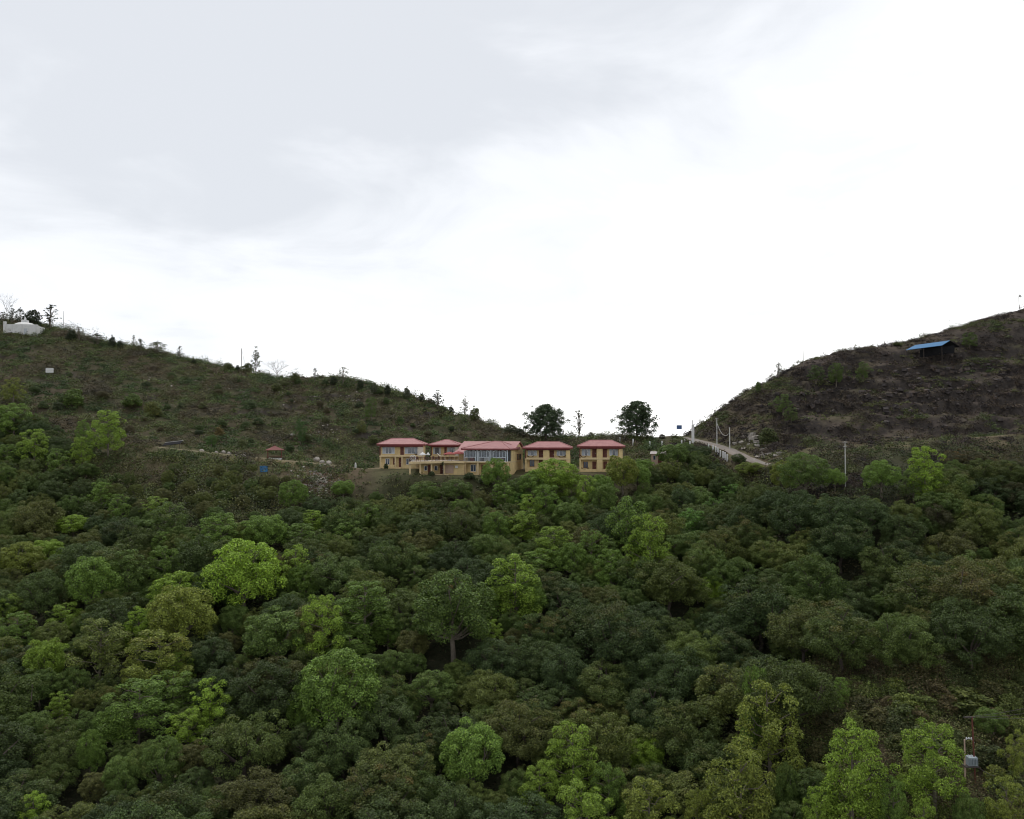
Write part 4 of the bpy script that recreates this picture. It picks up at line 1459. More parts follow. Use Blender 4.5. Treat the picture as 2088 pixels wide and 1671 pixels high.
def make_round_tree(seed):
    """big rounded light green tree: 8 m wide, 9 m tall, separate leafy tufts"""
    r = np.random.default_rng(seed)
    cl_, segs = [], []
    fork = np.array((0, 0, 2.4))
    segs.append((bend((0, 0, -1.5), fork, r), [0.3, 0.26, 0.23, 0.2]))
    N_ = 54
    for i in range(N_):
        u = 1 - 1.7 * (i + 0.5) / N_
        az = i * 2.39996 + r.uniform(-0.35, 0.35)
        s_ = math.sqrt(max(0, 1 - u * u))
        k = r.uniform(0.72, 1.02)
        p_ = np.array((3.5 * s_ * math.cos(az) * k, 3.5 * s_ * math.sin(az) * k, 5.1 + 3.4 * u * k))
        cl_.append((*p_, r.uniform(0.6, 1.1), max(0, r.normal(0.1, 0.25))))
        if i % 4 == 0:
            segs.append((bend(fork, p_, r), [0.12, 0.09, 0.06, 0.02]))
    for i in range(8):
        d = norm(r.normal(size=3)) * r.uniform(0.2, 0.5)
        cl_.append((3.4 * d[0], 3.4 * d[1], 5.1 + 3.2 * d[2], 1.1, 0))
    return crown_mesh('broadleaf_crown', cl_, 330, (0.14, 0.30), r, up=0.55, cen=(0, 0, 4.2), jit=0.6), limb_mesh('broadleaf_trunk', segs)


def make_bush(seed):
    """leafy bush, 3 m wide 2.6 m tall"""
    r = np.random.default_rng(seed)
    cl_, segs = [], []
    for i in range(26):
        az = i * 2.39996
        k = math.sqrt((i + 0.5) / 26) * 1.2 * r.uniform(0.85, 1.1)
        p_ = (k * math.cos(az), k * math.sin(az), 0.25 + 1.75 * max(0.0, 1 - (k / 1.28) ** 2) ** 0.7 * r.uniform(0.6, 1.15))
        cl_.append((*p_, r.uniform(0.3, 0.6), max(0, r.normal(0.15, 0.3))))
        if i % 2 == 0:
            cl_.append((p_[0] * 0.9, p_[1] * 0.9, p_[2] * 0.4, 0.5, 0))
        if i % 3 == 0:
            segs.append((bend((0, 0, -0.5), p_, r), [0.05, 0.04, 0.03, 0.01]))
    return crown_mesh('bush_foliage', cl_, 260, (0.13, 0.3), r, cen=(0, 0, 0.6), jit=0.7), limb_mesh('bush_stems', segs)


def make_pine(seed, W_, H_, base):
    """wide pine with tufted dark needles and bare lower trunk"""
    r = np.random.default_rng(seed)
    cl_, segs = [], []
    segs.append((bend((0, 0, -1.5), (0.2, 0, H_ * 0.86), r, 6, 0.02), [0.3, 0.27, 0.22, 0.17, 0.11, 0.03]))
    for i in range(60):
        t = (i + 0.5) / 60
        z = base + (H_ - base - 0.6) * t
        prof = math.sqrt(max(0.05, 1 - (1.75 * t - 0.7) ** 2))
        az = i * 2.39996 + r.uniform(-0.4, 0.4)
        k = W_ / 2 * max(0.15, prof) * r.uniform(0.55, 1.02)
        p_ = np.array((k * math.cos(az), k * math.sin(az), z + r.uniform(-0.2, 0.5)))
        cl_.append((*p_, r.uniform(0.75, 1.35), 0))
        cl_.append((*(p_ * np.array((0.55, 0.55, 1)) + (0, 0, 0.1)), 1.0, 0))
        if i % 2 == 0:
            segs.append((bend((0, 0, max(1.2, z - 1.0)), p_, r), [0.09, 0.07, 0.05, 0.02]))
            cl_.append((*(p_ * np.array((0.6, 0.6, 1)) - (0, 0, 0.2)), 0.75, 0))
    for i in range(40):
        t = r.random()
        az = r.uniform(0, 6.28)
        k = W_ / 2 * math.sqrt(max(0.05, 1 - (1.75 * t - 0.7) ** 2)) * r.uniform(0.85, 1.0)
        cl_.append((k * math.cos(az), k * math.sin(az), base + (H_ - base - 0.4) * t + r.uniform(0, 0.5), r.uniform(0.22, 0.45), 0))
    for i in range(26):
        d = norm(r.normal(size=3)) * r.uniform(0.3, 0.72)
        cl_.append((d[0] * W_ / 2, d[1] * W_ / 2, (base + H_) / 2 + 0.1 + d[2] * (H_ - base) / 2, r.uniform(1.0, 1.35), 0))
    for i in range(9):
        cl_.append((r.normal() * W_ * 0.13, r.normal() * W_ * 0.13, H_ - r.uniform(0.1, 0.9), 0.32, 0))
    return crown_mesh('pine_crown', cl_, 125, (0.18, 0.45), r, up=0.9, cen=(0, 0, base), jit=0.9, shell=(0.25, 1.25)), limb_mesh('pine_trunk', segs)


def make_wispy(seed, h, w, tufts, leaf=(0.12, 0.26), dens=120):
    """thin hilltop tree with sparse tufts of leaves"""
    r = np.random.default_rng(seed)
    cl_, segs = [], []
    segs.append((bend((0, 0, -0.8), (r.uniform(-.3, .3), 0, h * 0.93), r, 6, 0.03), [0.11, 0.1, 0.085, 0.07, 0.045, 0.015]))
    for i in range(tufts):
        t = 0.3 + 0.7 * (i + 0.5) / tufts
        az = i * 2.39996 + r.uniform(-0.5, 0.5)
        k = w / 2 * math.sin(math.pi * min(0.98, 0.2 + 0.75 * (t - 0.3) / 0.7)) * r.uniform(0.4, 1.05)
        p_ = np.array((k * math.cos(az), k * math.sin(az), h * t))
        cl_.append((*(p_ + r.normal(size=3) * 0.15), r.uniform(0.18, 0.55) * (w / 3) ** 0.5, 0))
        segs.append((bend((0, 0, h * (t - 0.18)), p_, r), [0.05, 0.04, 0.03, 0.012]))
    return crown_mesh('wispy_crown', cl_, dens, leaf, r, cen=(0, 0, h * 0.5), jit=0.8, shell=(0.2, 1.2)), limb_mesh('wispy_trunk', segs)


def make_bare(seed, h, w):
    """leafless tree: a fan of forking limbs and fine twigs"""
    r = np.random.default_rng(seed)
    segs, tw = [], []

    def grow(p, d, L, rad, lv):
        q = p + d * L
        (segs if lv < 2 else tw).append((bend(p, q, r, 4, 0.05), [rad, rad * 0.85, rad * 0.7, rad * 0.55]))
        if lv >= 4:
            return
        k = 4 if lv == 0 else 3
        a0 = r.uniform(0, 6.28)
        for i in range(k):
            az = a0 + i * 6.28 / k + r.uniform(-0.4, 0.4)
            sp = r.uniform(0.35, 0.8)
            nd = norm(d + sp * np.array((math.cos(az), math.sin(az), 0.15)))
            grow(p + d * L * r.uniform(0.7, 1.0), nd, L * r.uniform(0.62, 0.85), max(0.012, rad * 0.5), lv + 1)

    grow(np.array((0, 0, -0.5)), np.array((0, 0, 1.0)), h * 0.3, 0.12, 0)
    return limb_mesh('bare_twigs', tw), limb_mesh('bare_trunk', segs)


PROTO = {
    'dome': [make_dome_tree(100 + k, (1.0, 1.0, 0.8, 1.0, 1.12, 0.85, 1.0, 1.15)[k]) for k in range(8)],
    'tall': [make_tall_tree(200 + k, s_) for k, s_ in enumerate((1.0, 1.1, 0.9, 1.2))],
    'round': [make_round_tree(300 + k) for k in range(3)],
    'bush': [make_bush(400 + k) for k in range(4)],
    'wispy': [make_wispy(500, 6, 2.6, 34, (0.14, 0.3), 230), make_wispy(501, 6, 2.0, 28, (0.14, 0.3), 230), make_wispy(502, 5, 3.4, 36, (0.14, 0.3), 200), make_wispy(503, 5, 2.6, 24, (0.14, 0.3), 150)],
}
for kk, lst in PROTO.items():
    for cm, tm in lst:
        cm.materials.append(M['leaf'])
        tm.materials.append(M['bark'] if kk in ('tall', 'round', 'wispy') else M['dbark'])
BASE_W = {'dome': 9.0, 'tall': 6.2, 'round': 8.2, 'bush': 3.2, 'wispy': 2.6}
BASE_H = {'dome': 9.2, 'tall': 10.0, 'round': 9.0, 'bush': 2.6, 'wispy': 6.0}
NAMES = {'dome': 'evergreen_tree', 'tall': 'broadleaf_tree', 'round': 'broadleaf_tree', 'bush': 'bush', 'wispy': 'hilltop_tree'}
DARK = (0.046, 0.064, 0.031)
DKS = [(0.045, 0.070, 0.026), (0.052, 0.077, 0.026), (0.067, 0.092, 0.027), (0.090, 0.110, 0.030), (0.086, 0.092, 0.032), (0.068, 0.108, 0.028)]


def plant(kind, x, y, w, h, color, flush=0.0, var=None, name=None, z=None):
    r = RNG
    cm, tm = PROTO[kind][int(r.integers(0, len(PROTO[kind]))) if var is None else var]
    sxy, sz = w / BASE_W[kind], h / BASE_H[kind]
    root = thing(name or NAMES[kind], (x, y, float(H(x, y)) if z is None else z), float(r.uniform(0, 6.28)), scale=(sxy, sxy, sz))
    t = link('trunk' if kind != 'bush' else 'stems', tm, None, root)
    c_ = link('crown' if kind != 'bush' else 'foliage', cm, None, root)
    c_.color = (*color, flush)
    return root


def stand(px, py_top, h, ymin=70, ymax=320):
    """where a plant of height h has its top under the picture point (px, py_top)"""
    Ys = np.arange(ymin, ymax, 0.5)
    d = at(px, py_top, 1.0)
    zz = d[2] * Ys - H(d[0] * Ys, Ys) - h
    i = np.argmax(zz < 0)
    if zz[0] < 0 or not (zz < 0).any():
        i = int(np.argmin(np.abs(zz)))
    return d[0] * Ys[i], Ys[i]


TINT = {'L': (0.155, 0.235, 0.036), 'G': (0.108, 0.175, 0.036), 'O': (0.145, 0.178, 0.036), 'M': (0.088, 0.136, 0.035), 'B': (0.175, 0.27, 0.036)}
TWORD = {'L': 'bright green', 'G': 'mid green', 'O': 'yellowish green', 'M': 'olive green', 'B': 'vivid lime green'}
# (px, py of the crown top, py of the crown bottom, width px, tint, shape)
LIGHT = [
    (95, 1302, 1382, 74, 'L', 'r'), (497, 1100, 1228, 138, 'B', 'r'), (603, 1115, 1195, 58, 'L', 't'), (540, 1048, 1112, 82, 'G', 'r'), (452, 1048, 1115, 66, 'G', 't'),
    (365, 1168, 1240, 96, 'B', 'r'), (368, 1190, 1306, 120, 'O', 'r'), (282, 1240, 1310, 56, 'B', 't'), (325, 1284, 1380, 102, 'O', 't'), (270, 1345, 1395, 40, 'O', 't'),
    (364, 1335, 1390, 52, 'L', 't'), (430, 1385, 1470, 66, 'B', 't'), (383, 1448, 1520, 66, 'B', 't'), (283, 1385, 1485, 110, 'G', 't'), (185, 1490, 1565, 62, 'G', 'r'),
    (68, 1615, 1700, 68, 'B', 't'), (122, 1413, 1460, 42, 'L', 't'), (132, 1232, 1282, 60, 'L', 't'), (36, 1248, 1315, 62, 'G', 't'), (20, 1212, 1262, 46, 'L', 't'),
    (190, 1130, 1232, 96, 'G', 'r'), (262, 1124, 1215, 72, 'M', 't'), (337, 1115, 1185, 52, 'G', 't'), (45, 1108, 1168, 76, 'O', 'r'), (98, 1098, 1140, 60, 'L', 'r'),
    (150, 1050, 1082, 62, 'B', 'r'), (318, 1014, 1050, 48, 'L', 't'), (350, 1026, 1085, 60, 'M', 't'), (332, 1085, 1125, 40, 'G', 't'), (566, 1238, 1335, 122, 'M', 'r'),
    (660, 1214, 1332, 74, 'L', 't'), (745, 1184, 1290, 104, 'G', 't'), (690, 1328, 1470, 146, 'G', 'r'), (712, 1287, 1345, 86, 'G', 't'), (792, 1254, 1305, 62, 'G', 't'),
    (922, 1166, 1330, 148, 'M', 'r'), (1052, 1132, 1240, 98, 'L', 't'), (1006, 1264, 1310, 32, 'L', 't'), (1130, 1073, 1140, 70, 'L', 't'), (1062, 1045, 1098, 66, 'L', 't'),
    (1105, 1120, 1170, 60, 'G', 't'), (1276, 1012, 1118, 88, 'G', 't'), (1326, 1050, 1165, 76, 'L', 't'), (1205, 1082, 1158, 56, 'G', 't'), (1453, 1178, 1224, 54, 'B', 'r'),
    (636, 1042, 1080, 50, 'L', 't'), (598, 978, 1030, 54, 'G', 'r'), (700, 980, 1010, 44, 'G', 'r'), (222, 836, 908, 56, 'L', 't'), (172, 857, 902, 28, 'G', 't'), (28, 770, 808, 34, 'O', 't'),
    (30, 823, 882, 54, 'G', 't'), (70, 877, 935, 50, 'L', 't'), (167, 893, 940, 38, 'L', 't'), (14, 906, 944, 34, 'G', 't'), (118, 915, 955, 40, 'G', 't'), (207, 985, 1030, 40, 'G', 't'),
    (242, 1008, 1056, 38, 'G', 't'), (752, 1030, 1082, 50, 'G', 't'), (706, 1058, 1105, 52, 'G', 't'), (1010, 938, 990, 54, 'G', 'r'), (1132, 938, 1000, 84, 'L', 'r'),
    (1268, 926, 990, 62, 'O', 'r'), (1196, 970, 1030, 40, 'L', 't'), (1112, 990, 1050, 52, 'G', 't'), (1232, 982, 1040, 52, 'M', 'r'), (1078, 1008, 1056, 46, 'L', 't'),
    (1160, 1020, 1075, 60, 'M', 'r'), (1060, 975, 1010, 50, 'M', 'r'), (1885, 911, 1002, 62, 'B', 't'), (1796, 938, 994, 64, 'G', 'r'), (1640, 925, 994, 86, 'M', 'r'), (1596, 938, 992, 44, 'O', 'r'),
    (1702, 956, 990, 40, 'G', 'r'), (1312, 935, 965, 40, 'G', 'r'), (1372, 905, 945, 60, 'M', 'r'), (1862, 955, 1006, 40, 'M', 't'),
    (1170, 1478, 1605, 110, 'L', 't'), (1100, 1566, 1650, 72, 'L', 't'), (1186, 1600, 1720, 112, 'L', 't'), (1315, 1500, 1566, 82, 'B', 'r'), (1325, 1588, 1720, 126, 'O', 't'),
    (1508, 1528, 1720, 146, 'O', 't'), (1570, 1398, 1565, 112, 'O', 't'), (1536, 1356, 1520, 50, 'G', 't'), (1735, 1478, 1660, 130, 'L', 't'), (1666, 1608, 1720, 62, 'L', 't'),
    (1905, 1480, 1620, 116, 'L', 't'), (1884, 1638, 1740, 60, 'L', 't'), (2052, 1588, 1720, 84, 'O', 't'), (2078, 1495, 1570, 50, 'O', 't'), (1975, 1628, 1720, 70, 'M', 'r'), (1714, 1382, 1430, 36, 'G', 't'),
    (1090, 962, 1015, 62, 'G', 'r'), (1160, 966, 1015, 50, 'L', 't'), (1226, 966, 1015, 50, 'G', 'r'), (1300, 945, 988, 48, 'G', 'r'), (930, 978, 1016, 60, 'M', 'r'), (866, 982, 1018, 60, 'M', 'r'), (1030, 985, 1030, 50, 'G', 't'),
    (1245, 1122, 1190, 60, 'G', 't'), (1165, 1108, 1170, 62, 'G', 'r'), (1012, 1046, 1100, 52, 'G', 'r'), (1330, 1005, 1050, 44, 'M', 'r'), (985, 1205, 1260, 60, 'G', 't'), (1085, 1180, 1250, 60, 'G', 'r'), (620, 1150, 1215, 60, 'G', 'r'),
    (480, 1230, 1290, 60, 'M', 'r'), (235, 1440, 1510, 70, 'G', 'r'), (330, 1500, 1590, 90, 'M', 'r'), (250, 1540, 1620, 80, 'M', 'r'), (150, 1360, 1410, 60, 'M', 'r'), (620, 1400, 1480, 60, 'G', 'r'), (800, 1330, 1380, 60, 'M', 'r'),
    (1240, 1560, 1660, 70, 'G', 't'), (1420, 1610, 1720, 60, 'O', 't'), (1605, 1560, 1660, 60, 'M', 'r'), (1820, 1590, 1700, 60, 'G', 't'), (2020, 1440, 1490, 60, 'M', 'r'),
    (1800, 1210, 1250, 50, 'M', 'r'), (845, 1155, 1200, 52, 'M', 't'), (985, 1085, 1135, 60, 'M', 'r'), (880, 1370, 1430, 90, 'M', 'r'), (1240, 1100, 1150, 50, 'M', 't'),
]
LBOX = []
POS = []          # x, y, radius of everything already planted
TREES = []        # root, kind of label, px, py, tint word


def planted(x, y, k=0.75, rad=0.0):
    for (a, b2, q) in POS:
        if (a - x) ** 2 + (b2 - y) ** 2 < (k * (q + rad)) ** 2:
            return True
    return False


for (px, pt, pb, wpx, ti, shp) in LIGHT:
    h = 9.0
    for _ in range(4):
        x, y = stand(px, pt, h)
        ch = (pb - pt) / F * y
        h = min(14.0, max(2.2, ch * 1.28 + 0.6))
    w = wpx / F * y * (1.2 if pt < 1450 else 1.0)
    jt = 1 + RNG.uniform(-0.12, 0.12)
    col_ = tuple(c_ * jt for c_ in TINT[ti])
    root = plant('tall' if shp == 't' else 'round', x, y, w, h, col_, float(RNG.uniform(0, 0.5)) if ti in 'OM' else 0.05)
    POS.append((x, y, w / 2 * 0.8))
    LBOX.append((px, pt, pb, wpx, y))
    TREES.append((root, 'L', px, (pt + pb) / 2, TWORD[ti], w, h))

# the dark canopy: picture outline of where tree tops stand
FOREST = [(-80, 815), (50, 820), (110, 860), (170, 915), (215, 962), (260, 1000), (330, 1056), (470, 1060), (560, 1040), (640, 1010), (720, 1010), (850, 992), (960, 990), (1040, 985), (1100, 985), (1230, 995), (1300, 960),
          (1345, 945), (1395, 918), (1435, 922), (1475, 952), (1560, 985), (1640, 1000), (1740, 1000), (1840, 1018), (1900, 1050), (1925, 935), (1990, 925), (2060, 940), (2180, 930), (2180, 1260), (1960, 1240), (1830, 1260), (1740, 1240),
          (1660, 1290), (1640, 1400), (1660, 1560), (1640, 1760), (-80, 1760)]


def in_poly(px, py, poly_):
    ins = False
    j = len(poly_) - 1
    for i in range(len(poly_)):
        xi, yi = poly_[i]
        xj, yj = poly_[j]
        if (yi > py) != (yj > py) and px < (xj - xi) * (py - yi) / (yj - yi) + xi:
            ins = not ins
        j = i
    return ins


def hides_light(x, y, gz, w, h):
    pa, ptop = proj(x, y, gz + h)
    hw = w / 2 / y * F
    for (px, pt, pb, wpx, ly) in LBOX:
        if y < ly - 0.5 and abs(pa - px) < hw * 0.75 + wpx * 0.3 and ptop < pt + (pb - pt) * 0.72 and ptop > pt - 260:
            return True
    return False


dark_r = np.random.default_rng(77)
cand = []
for _ in range(20000):
    y = math.sqrt(dark_r.uniform(80 ** 2, 238 ** 2))
    x = dark_r.uniform(-0.64, 0.64) * y
    cand.append((x, y))
cand.sort(key=lambda c_: 0)
ND = 0
for x, y in cand:
    if ND >= 300:
        break
    gz_ = float(H(x, y))
    s_ = dark_r.uniform(0.75, 1.15) * (1.0 if y < 150 else 0.82 if y < 175 else 0.62)
    w, h = 9.9 * s_, 8.4 * s_ * dark_r.uniform(0.85, 1.2)
    px, py = proj(x, y, gz_ + h)
    if not in_poly(px, py, FOREST) or py > 1725 or px < -40 or px > 2130:
        continue
    if planted(x, y, 0.53, w / 2) or hides_light(x, y, gz_, w, h):
        continue
    if math.hypot(x - b0[0] * 0 - at(1977, 1500, 92)[0], y - 92) < 7:
        continue
    pk = fbm(np.array(x), np.array(y), 40, 2, 6)
    v_ = dark_r.uniform(0.8, 1.25)
    mixg = max(0.0, float(pk) * 0.4 + dark_r.normal(0, 0.2))
    di = int(np.clip(2.2 + 2.0 * float(pk) + dark_r.normal(0, 1.6), 0, 5))
    col_ = tuple((DKS[di][i] * (1 - mixg) + TINT['M'][i] * mixg) * v_ for i in range(3))
    fl = float(np.clip(dark_r.normal(0.08, 0.3), 0, 1))
    band = 0.30 * math.exp(-((px - 1150) / 160) ** 2 - ((py - 1080) / 120) ** 2) + 0.24 * math.exp(-((px - 330) / 300) ** 2 - ((py - 1300) / 230) ** 2) + 0.04
    green = dark_r.random() < band
    if green:
        col_ = tuple(TINT['GM'[int(dark_r.integers(0, 2))]][i] * v_ for i in range(3))
        fl = 0.1
    root = plant(('round', 'tall', 'round')[int(dark_r.integers(0, 3))] if green else 'dome', x, y, w * (0.85 if green else 1), h * (1.1 if green else 1), col_, fl, name='evergreen_tree')
    tw = 'fresh mid green' if green else 'rusty-topped dark' if fl > 0.45 else ('dark olive' if (mixg > 0.3 or di in (3, 4)) else ('deep green' if v_ < 1.0 else 'dark green'))
    POS.append((x, y, w / 2))
    TREES.append((root, 'D', float(px), float(py) + 30, tw, w, h))
    ND += 1
# scattered small trees on the scrub bank left of the houses
NB = 0
for x, y in cand[5000:]:
    if NB >= 34:
        break
    h = float(dark_r.uniform(2.2, 4.2))
    gz_ = float(H(x, y))
    px, py = proj(x, y, gz_ + h)
    if not (190 < px < 830 and 945 + max(0, (px - 560) * 0.25) < py < 1060) or in_poly(px, py, FOREST) or planted(x, y, 0.9, 1.6) or (590 < px < 720 and py < 1005):
        continue
    di = int(dark_r.integers(1, 6))
    root = plant('round' if dark_r.random() < 0.6 else 'dome', x, y, h * dark_r.uniform(0.85, 1.15), h, DKS[di], 0.1, name='young_tree')
    POS.append((x, y, 1.6))
    TREES.append((root, 'Y', float(px), float(py) + 10, 'small scrub-bank', h, h))
    NB += 1
# younger, smaller trees in the gaps
NY = 0
for x, y in cand[::-1]:
    if NY >= 260:
        break
    gz_ = float(H(x, y))
    s_ = dark_r.uniform(0.42, 0.72)
    w, h = 8.6 * s_, 9.0 * s_
    px, py = proj(x, y, gz_ + h)
    if not in_poly(px, py, FOREST) or py > 1730 or px < -40 or px > 2130:
        continue
    if planted(x, y, 0.62, w / 2) or hides_light(x, y, gz_, w, h) or math.hypot(x - at(1977, 1500, 92)[0], y - 92) < 6:
        continue
    di = int(np.clip(dark_r.normal(3.2, 1.6), 0, 5))
    mixg = float(np.clip(dark_r.normal(0.25, 0.3), 0, 0.8))
    v_ = dark_r.uniform(0.85, 1.2)
    col_ = tuple((DKS[di][i] * (1 - mixg) + TINT['M'][i] * mixg) * v_ for i in range(3))
    root = plant('dome' if dark_r.random() < 0.6 else 'round', x, y, w, h, col_, float(dark_r.uniform(0, 0.5)), name='young_tree')
    POS.append((x, y, w / 2))
    TREES.append((root, 'Y', float(px), float(py) + 15, 'small olive' if (mixg > 0.3 or di in (3, 4)) else 'small dark green', w, h))
    NY += 1
# trees along the lower side of the road
for px, pt, wpx, hh, col_ in ((1425, 908, 58, 4.0, DKS[0]), (1396, 903, 44, 2.6, DKS[5]), (1506, 927, 32, 2.4, DKS[1]), (1460, 944, 44, 3.6, DKS[0]), (1530, 944, 56, 3.0, (0.13, 0.17, 0.035)), (1588, 944, 46, 2.8, DKS[3]), (1440, 930, 46, 4.0, DKS[2])):
    x, y = stand(px, pt, hh)
    root = plant('dome', x, y, wpx / F * y, hh, col_, 0.1, name='young_tree')
    TREES.append((root, 'Y', px, pt + 12, 'small roadside', 4, hh))
# rust coloured trees at the right edge
for px, pt, wpx, hh, fl in ((1968, 917, 84, 6.0, 1.0), (2045, 930, 80, 6.0, 0.7), (1905, 1330 - 300, 70, 6.0, 0.1), (2075, 985, 70, 6.5, 0.1)):
    x, y = stand(px, pt, hh)
    root = plant('dome', x, y, wpx / F * y, hh, (0.05, 0.052, 0.026), fl)
    POS.append((x, y, 2.5))
    TREES.append((root, 'D', px, pt + 25, 'rust-brown' if fl > 0.5 else 'dark green', 4, hh))
# labels that single each tree out: look, place in the wood, then order from the left
COLW = [(-200, 160, 'at the far left'), (160, 390, 'under the black shed'), (390, 640, 'under the gazebo'), (640, 960, 'below the terrace'), (960, 1180, 'below the glazed hall'), (1180, 1420, 'below the rightmost guesthouse'),
        (1420, 1700, 'below the road'), (1700, 1880, 'below the lone pole'), (1880, 2400, 'at the far right')]
ROWW = [(0, 960, 'atop the wood'), (960, 1060, 'high in the wood'), (1060, 1170, 'in the upper wood'), (1170, 1290, 'halfway down the wood'), (1290, 1420, 'in the lower wood'), (1420, 1550, 'low in the wood'), (1550, 2000, 'at the picture bottom')]
ORD = ['first', 'second', 'third', 'fourth', 'fifth', 'sixth', 'seventh', 'eighth', 'ninth', 'tenth', 'eleventh', 'twelfth', 'thirteenth', 'fourteenth', 'fifteenth', 'sixteenth', 'seventeenth', 'eighteenth', 'nineteenth', 'twentieth']
ORD += [t_ + '-' + u_ for t_ in ('twenty', 'thirty', 'forty') for u_ in ORD[:9]]
bucket = {}
for T in TREES:
    root, kd, px, py, tw, w, h = T
    cw = next(c_[2] for c_ in COLW if c_[0] <= px < c_[1])
    rw = next(c_[2] for c_ in ROWW if c_[0] <= py < c_[1])
    bucket.setdefault(f'{tw} tree {rw}, {cw}', []).append((px, root, kd))
for lb, lst in bucket.items():
    lst.sort(key=lambda q: q[0])
    for k, (px, root, kd) in enumerate(lst):
        full = lb if len(lst) == 1 else f'{lb}, {ORD[k]} from left'
        tag(root, full, 'tree', {'L': 'light green trees in the wood', 'D': 'dark evergreen trees in the wood', 'Y': 'small young trees in the wood'}[kd])

# two wide pines and the slim tree on the saddle
for (px, pt, pb, wpx, base_, sd_, lb) in ((1113, 830, 903, 82, 1.3, 61, 'wide dark pine on the saddle, left one, above the house beside the hall'), (1298, 822, 905, 86, 1.2, 62, 'wide dark pine on the saddle, right one, above the rightmost guesthouse')):
    Y = 240
    g_ = gpoint(px, pb, Y)
    hh = at(px, pt, Y)[2] - g_[2]
    cm, tm = make_pine(sd_, wpx / F * Y * 1.1, hh + 0.3, base_)
    root = thing('pine_tree', g_, 0.3, lb, 'tree', 'pines on the saddle')
    cm.materials.append(M['leaf'])
    tm.materials.append(M['dbark'])
    c_ = link('crown', cm, None, root)
    c_.color = (0.048, 0.072, 0.038, 0)
    link('trunk', tm, None, root)

